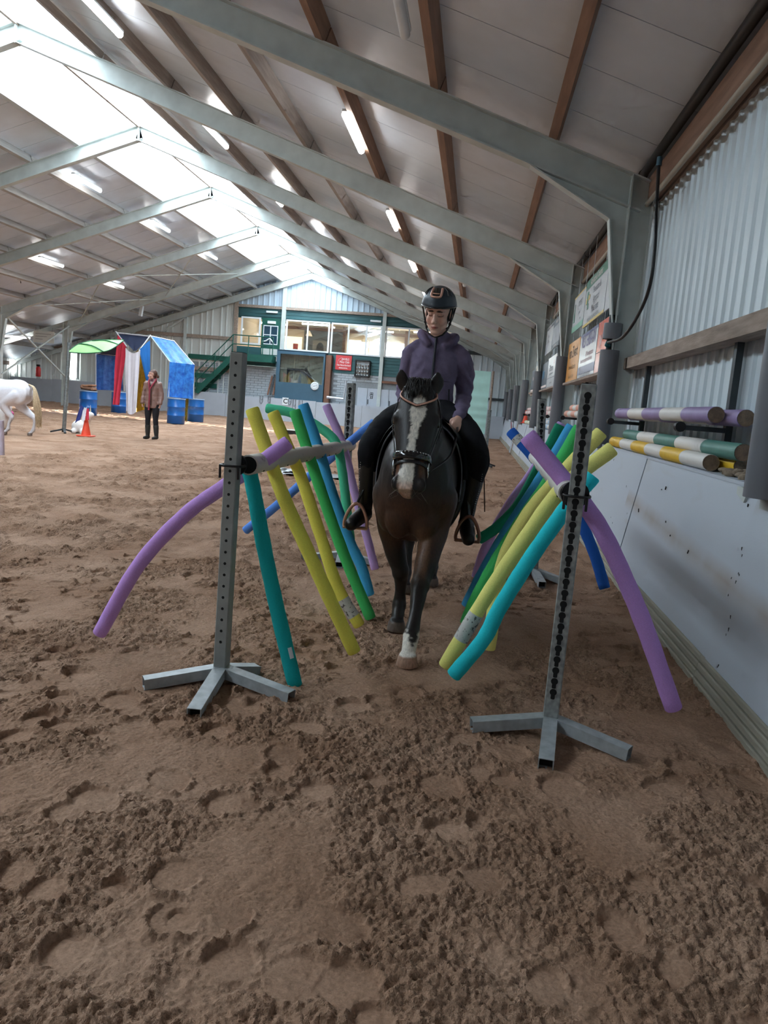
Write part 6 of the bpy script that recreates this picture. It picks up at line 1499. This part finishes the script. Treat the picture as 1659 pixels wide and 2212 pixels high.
for i_, (x, z) in enumerate(((1.46, 1.372), (1.575, 1.372), (1.515, 1.468))):
    jump_pole((x, 20.0, z), (x, 23.2, z), rp, 'pink', ['pale pink pole in front on the furthest rack', 'pale pink pole behind on the furthest rack', 'pale pink pole on top of the furthest rack'][i_], 7)
for i_, (x, z) in enumerate(((1.47, 1.098), (1.585, 1.098))):
    jump_pole((x, 19.9, z), (x, 23.2, z), rp, 'pgreen', ['pale green striped pole in front near the small orange cone', 'pale green striped pole behind near the small orange cone'][i_], 7)
labs = {5.42: 'steel rack bracket under the near ends of the purple poles', 8.15: 'steel rack bracket under the far ends of the purple poles', 10.2: 'steel rack bracket under the near ends of the salmon poles', 12.6: 'steel rack bracket under the far ends of the salmon poles', 15.3: 'steel rack bracket under the near ends of the pink poles', 17.7: 'steel rack bracket under the far ends of the pink poles', 20.5: 'steel bracket under the near ends of the pale pink poles', 22.8: 'steel bracket under the far ends of the pale pink poles'}
for y, lab in labs.items():
    r = empty('pole_rack', (1.68, y, 1.2), lab, 'rack', 'rack brackets on the side wall')
    mb = MB(); mb.bb((1.37, y-.018, 1.285), (1.70, y+.018, 1.318)); mb.build('rack_arm', M_STEEL_D, r)
    mb = MB(); mb.tube([(1.365, y-.03, 1.305), (1.365, y+.03, 1.305)], .035, 12); mb.build('rack_stop', M_BLACK, r)
    mb = MB(); mb.bb((1.655, y-.03, 1.0), (1.70, y+.03, 1.9)); mb.build('rack_post', M_STEEL_D, r)
# heap of horse hair and dust on the ledge by the pole ends
mb = MB(); rr_ = random.Random(8)
for k in range(26): mb.ell((rr_.uniform(1.46, 1.66), rr_.uniform(4.35, 4.75), 1.05+rr_.uniform(0, .03)), (rr_.uniform(.02, .05), rr_.uniform(.03, .07), rr_.uniform(.012, .03)), None, 8, 5)
o = mb.build('dust', mat('straw_dust', S(140, 124, 106), .95, 0, .25, 40, .6)); tag(o, 'tuft of straw and dust on the kickboard ledge by the pole ends', 'dust', None, 'stuff')
# ---- advertising boards in the second and third bays
def sign(y0, y1, z0, z1, base, label, bands=(), X=1.47):
    r = empty('advertising_board', (X, (y0+y1)/2, z0), label, 'sign')
    mb = MB(); mb.bb((X-.004, y0, z0), (X+.012, y1, z1)); mb.build('board', base, r)
    for (f0, f1, m_) in bands:
        mb = MB(); mb.bb((X-.006, y0, lerp(z0, z1, f0)), (X-.003, y1, lerp(z0, z1, f1))); mb.build('colour_band', m_, r)
    for yy in (lerp(y0, y1, .2), lerp(y0, y1, .8)):
        mb = MB(); mb.tube([(X+.02, yy, z1), (X+.02, yy, z1+.6)], .004, 5); mb.build('hanging_wire', M_POLE, r)
    r['_d'] = 0; del r['_d']
    return r, (y0, y1, z0, z1)
def stext(sg, txt, fy, fz, h, m_, sx=1.0, bold=.0):
    r, (y0, y1, z0, z1) = sg
    yc = lerp(y1, y0, fy)-(y0+y1)/2; zc_ = lerp(z0, z1, fz)-z0
    text(r, txt, h, (-.008, yc, zc_), (0, -1, 0), (0, 0, 1), m_, sx, bold=bold)
sw_ = mat('sign_paper', S(214, 218, 222), .25, 0, .02); sgn_ = mat('sign_green', S(34, 112, 82), .35); syl = mat('sign_yellow', S(206, 176, 70), .4); sor = mat('sign_orange', S(218, 152, 62), .35); snv = mat('sign_navy', S(62, 70, 124), .3); srd = mat('sign_redorange', S(222, 92, 60), .25); spk = mat('sign_coral', S(226, 140, 126), .25); sgy = mat('sign_grey_ink', S(84, 90, 98), .6); slg = mat('sign_mint', S(106, 168, 140), .4); sbr = mat('sign_brown_ink', S(96, 66, 36), .6); smr = mat('sign_maroon_ink', S(128, 50, 70), .6); slt = mat('sign_light_ink', S(236, 220, 214), .6)
s1 = sign(12.25, 13.62, 2.72, 3.30, sw_, 'white board with green bottle emblem, mint foot and thin yellow top', ((0, .16, slg), (.965, 1, syl)))
stext(s1, 'JOB SEIJT', .62, .70, .13, sgy, .9); stext(s1, 'IJSLAND', .60, .45, .06, sgy); stext(s1, 'wijnen', .7, .28, .06, sgy)
r, (y0, y1, z0, z1) = s1
mb = MB(); mb.prism([(1.4655, y1-.25, 2.88), (1.4655, y1-.12, 2.88), (1.4655, y1-.12, 3.0), (1.4655, y1-.16, 3.06), (1.4655, y1-.165, 3.18), (1.4655, y1-.205, 3.18), (1.4655, y1-.21, 3.06), (1.4655, y1-.25, 3.0)], (-.003, 0, 0)); mb.build('bottle_emblem', sgn_, r)
s2 = sign(10.22, 12.2, 2.66, 3.34, sw_, 'white board with green header, green cross emblem and yellow foot', ((.80, 1.0, sgn_), (0, .055, syl)))
stext(s2, 'Aankoop & Taxaties', .5, .90, .14, slt, .95); stext(s2, 'Hoekstra &', .58, .66, .14, sgy, 1.05); stext(s2, 'Agrarisch', .58, .46, .14, sgy, 1.05); stext(s2, 'Makelaars', .56, .27, .15, sgy, 1.1); stext(s2, 'WWW.HOEKSTRA-MAKELAARS.NL', .5, .10, .07, sgy)
r, (y0, y1, z0, z1) = s2
mb = MB(); mb.bb((1.462, y1-.34, 2.98), (1.466, y1-.20, 3.16)); mb.bb((1.462, y1-.42, 2.90), (1.4655, y1-.30, 2.98)); mb.build('green_emblem', sgn_, r)
mb = MB(); mb.bb((1.4615, y1-.50, 3.03), (1.4645, y1-.36, 3.10)); mb.bb((1.4615, y1-.22, 3.0), (1.4645, y1-.12, 3.08)); mb.build('yellow_emblem', syl, r)
s3 = sign(9.35, 10.18, 2.66, 3.36, sw_, 'white board with red lettering half hidden by the steel column')
stext(s3, 'Meijer', .55, .50, .22, srd, .8, .004); stext(s3, 'HANDEL', .5, .2, .08, sgy)
s4 = sign(12.25, 13.75, 1.90, 2.55, sor, 'orange board with brown lettering above the timber rail')
stext(s4, 'van Zwart', .5, .72, .26, sbr, 1.0, .002); stext(s4, 'Aannemers & Bestrating', .5, .36, .10, sbr, .9); stext(s4, 'telefoon 0511-421341', .5, .12, .08, sbr, .9)
s5 = sign(10.50, 12.2, 1.90, 2.55, sw_, 'white board with navy top and foot and purple lettering', ((.94, 1, snv), (.08, .26, snv), (0, .02, snv)))
stext(s5, 'WESTERBAAN', .5, .80, .26, mat('sign_lilac_ink', S(120, 116, 160), .6), .85, .002); stext(s5, 'APK keuringsstation', .65, .50, .10, smr, .9); stext(s5, 'Onderhoud en reparatie van alle merken', .48, .38, .085, smr, .85); stext(s5, 'Tel. 0511-441328  0653-397', .5, .05, .09, sgy); stext(s5, 'W', .15, .18, .16, slt)
s6 = sign(9.25, 10.45, 1.90, 2.55, srd, 'red and coral board with white lettering behind the guard pipe', ((0, .40, spk), (.39, .405, slt)))
stext(s6, 'EET', .75, .82, .18, slt, .8); stext(s6, 'W', .25, .58, .26, slt, .8); stext(s6, 'K+S', .55, .28, .14, slt, .9)
mb = MB(); mb.bb((1.43, 9.15, 1.86), (1.52, 13.8, 1.895)); tag(mb.build('sign_shelf', M_WOODG), 'timber rail carrying the orange, navy and red boards', 'rail')
sgr = mat('sign_grey', S(150, 156, 164), .4, 0, .2, 6); sdk = mat('sign_slate', S(84, 96, 108), .4, 0, .3, 5); scy = mat('sign_cyan', S(90, 160, 200), .4); scr = mat('sign_cream', S(206, 196, 178), .4)
s7 = sign(17.25, 18.8, 2.72, 3.34, sw_, 'white and grey photo board, upper row beyond the orange sign', ((.03, .38, sgr), (.88, .97, sgy)))
stext(s7, 'STAL IT FJILD', .5, .92, .09, slt); stext(s7, 'Pension', .4, .62, .12, sgy); stext(s7, 'Manege', .4, .47, .10, sgy)
s8 = sign(15.75, 17.2, 2.72, 3.34, sgr, 'grey board with a dark header, upper row next to the photo board', ((.75, 1, sdk), (0, .15, sdk)))
stext(s8, 'Hoefsmid', .5, .88, .12, slt); stext(s8, 'beslag & verzorging', .5, .08, .07, slt)
s9 = sign(17.6, 19.0, 1.92, 2.52, sdk, 'slate board with a cyan flash in the lower far row', ((.06, .14, slt),))
stext(s9, 'DVS', .35, .55, .26, scy, 1.0, .006)
s10 = sign(15.75, 17.55, 1.92, 2.56, sw_, 'white board with red and grey lettering in the lower far row', ((.30, .315, sgy),))
stext(s10, 'Oldersma', .45, .62, .20, sgy); stext(s10, 'A', .75, .76, .16, srd); stext(s10, 'loonbedrijf grondwerk', .5, .44, .08, sgy); stext(s10, 'www.oldersma.nl', .55, .14, .07, sgy)
s11 = sign(21.2, 22.6, 1.95, 2.55, sdk, 'slate board low on the wall of the fourth bay', ((0, .1, slt),)); stext(s11, 'Bakker', .5, .6, .16, slt)
s12 = sign(19.9, 21.1, 1.95, 2.6, scr, 'cream board low on the wall of the fourth bay'); stext(s12, 'Fysio', .5, .6, .16, sgy); stext(s12, 'praktijk', .5, .3, .10, sgy)
s13 = sign(20.0, 21.3, 2.75, 3.35, scr, 'cream and pink board high on the wall of the fourth bay', ((.6, 1, spk),)); stext(s13, 'Bloemen', .5, .8, .14, slt)
s14 = sign(30.0, 31.5, 1.7, 3.1, sw_, 'white and navy board far down the side wall', ((.62, 1, snv),)); stext(s14, 'RABO', .5, .8, .2, slt)
mb = MB(); mb.bb((1.43, 15.5, 1.875), (1.52, 19.0, 1.91)); tag(mb.build('sign_shelf', M_WOODG), 'timber rail carrying the slate and white boards', 'rail')
mb = MB(); mb.bb((1.43, 19.6, 1.90), (1.52, 22.8, 1.94)); tag(mb.build('sign_shelf', M_WOODG), 'timber rail under the cream board of the fourth bay', 'rail')
# ---- black hose looping from the eave to the drain on the first column
Xc = 1.42
mb = MB(); mb.tube(spline([px(1423, 358, 1.50), px(1418, 450, Xc), px(1414, 540, Xc), px(1403, 620, Xc), px(1378, 682, Xc), px(1345, 728, 1.38), V((1.345, 8.78, 2.15))], 8), .016, 10); o = mb.build('black_hose', M_BLACK); tag(o, 'black hose hanging in a loop from the eave to the column', 'hose')
mb = MB(); p = px(1423, 358, 1.50); mb.tube([p, p+V((0, 0, .08))], .026, 10); mb.build('hose_coupling', mat('blue_coupling', S(70, 110, 130), .4), o, True)
# ---- odds and ends far down the wall
p = px(1136, 893, 1.50); cone(V((p.x, p.y, 1.045)), .8, 'small orange cone standing on the side ledge')
a_, b_ = px(1104, 912, 1.33), px(1108, 930, 1.29)
t_ = cloth('burgundy_cloth', [a_+V((0, .45, .06)), a_+V((0, -.35, .0)), b_+V((-.02, -.25, -.15)), b_+V((-.02, .6, -.25))], 8, 8, .01, 8, mat('burgundy', S(116, 44, 62), .85)); tag(t_, 'burgundy cloth hanging over the far side kickboard', 'cloth')
for k_, y in enumerate((26.0, 25.2)):
    mb = MB(); mb.bar((1.20, y, .0), (1.38, y+.5, 1.02), .14, .03, (1, 0, 0)); tag(mb.build('leaning_board', M_WOODG if k_ else M_KICK), ['pale board leaning on the far side kickboard', 'brown plank leaning on the far side kickboard'][k_], 'board')
# scuffs, tar marks and a drain bracket on the near kickboard are painted things of their own shape
mk = mat('tar_mark', S(58, 56, 56), .8, 0, .2, 30); rr_ = random.Random(14)
wmarks = MB()
def kx(z): return 1.272+(z-.14)*.148/.89
for k in range(30):
    z = lerp(.95, .10, k/29)+rr_.uniform(-.02, .02); y = 4.05+.05*math.sin(k*.5)+rr_.uniform(-.035, .035)-.012*k
    if rr_.random() < .5:
        R_ = Matrix.Rotation(rr_.uniform(-.6, .6), 3, 'X'); wmarks.box((kx(z)-.004, y, z), (.005, rr_.uniform(.003, .010), rr_.uniform(.008, .032)), R_)
for k in range(16):
    z = rr_.uniform(.3, .95); y = rr_.uniform(3.2, 9); wmarks.box((kx(z)-.004, y, z), (.005, rr_.uniform(.004, .01), rr_.uniform(.006, .03)), Matrix.Rotation(rr_.uniform(-1, 1), 3, 'X'))
wmarks.build('tar_speck', mk, wr)
mb = MB(); p = px(1618, 1075, 1.40); mb.prism([(1.395, 4.05, 1.02), (1.395, 4.22, 1.02), (1.395, 4.22, .98), (1.395, 4.10, .945)], (.02, 0, 0)); mb.build('corner_bracket', M_STEEL, wr)
# ---- fluorescent lights under the purlins
def tube_light(x, y, lab, lit=True, rot=0.0):
    z = zt(x)-.05; r = empty('tube_light', (x, y, z), lab, 'lamp', 'fluorescent lights under the roof', rz=rot)
    mb = MB(); mb.box((0, 0, .045), (.11, 1.52, .05), None, .012); mb.build('light_housing', M_WHITE, r, False)
    mb = MB(); mb.tube([(0, -.74, -.002), (0, .74, -.002)], .05, 14); mb.build('light_tube', M_TUBE if lit else M_WHITE, r, False)
    for s_ in (-.5, .5): mb = MB(); mb.tube([(0, s_, .06), (0, s_, .14)], .006, 6); mb.build('light_hanger', M_STEEL, r, False)
num = ['first', 'second', 'third', 'fourth', 'fifth', 'sixth']
for i_, y in enumerate((11.0, 15.95, 20.65, 25.45, 30.8)): tube_light(-5.80, y, 'glowing tube light, %s in the row just beside the rooflight' % num[i_])
for i_, y in enumerate((11.65, 16.85, 21.95, 26.6)): tube_light(-2.15, y, 'glowing tube light, %s in the row on the signboard side' % num[i_])
for i_, y in enumerate((21.1, 26.1, 31.05)): tube_light(-11.25, y, 'glowing tube light, %s in the row beyond the rooflight' % num[i_])
for i_, y in enumerate((26.2, 31.0)): tube_light(-15.22, y, 'glowing tube light, %s in the low row towards the aisle' % num[i_])
tube_light(-21.6, 34.2, 'glowing tube light in the aisle beside the notice board', True, math.pi/2)
tube_light(-1.0, 6.95, 'unlit white tube light at the top edge of the photo', False)
for (x, y, lab) in ((-.65, 20.6, 'unlit lamp on the purlin behind the rider helmet'),):
    tube_light(x, y, lab, False)
for i_, (xx, yy, Y) in enumerate(((45, 592, 27.5), (305, 672, 36.0))):  # hanging boxes stand for unlit light fixtures seen end-on
    p = py(xx, yy, Y); r = empty('unlit_fixture', tuple(p), ['grey box hanging from the roof over the aisle side', 'grey box hanging from the roof near the end wall'][i_], 'fixture')
    mb = MB(); mb.box(p, (.16, .16, .5), Matrix.Rotation(.15, 3, 'Y'), .02); mb.build('box_body', M_WHITE, r); mb = MB(); mb.tube([p+V((0, 0, .22)), V((p.x, p.y, zt(p.x)))], .012, 6); mb.build('box_hanger', M_STEEL_D, r)
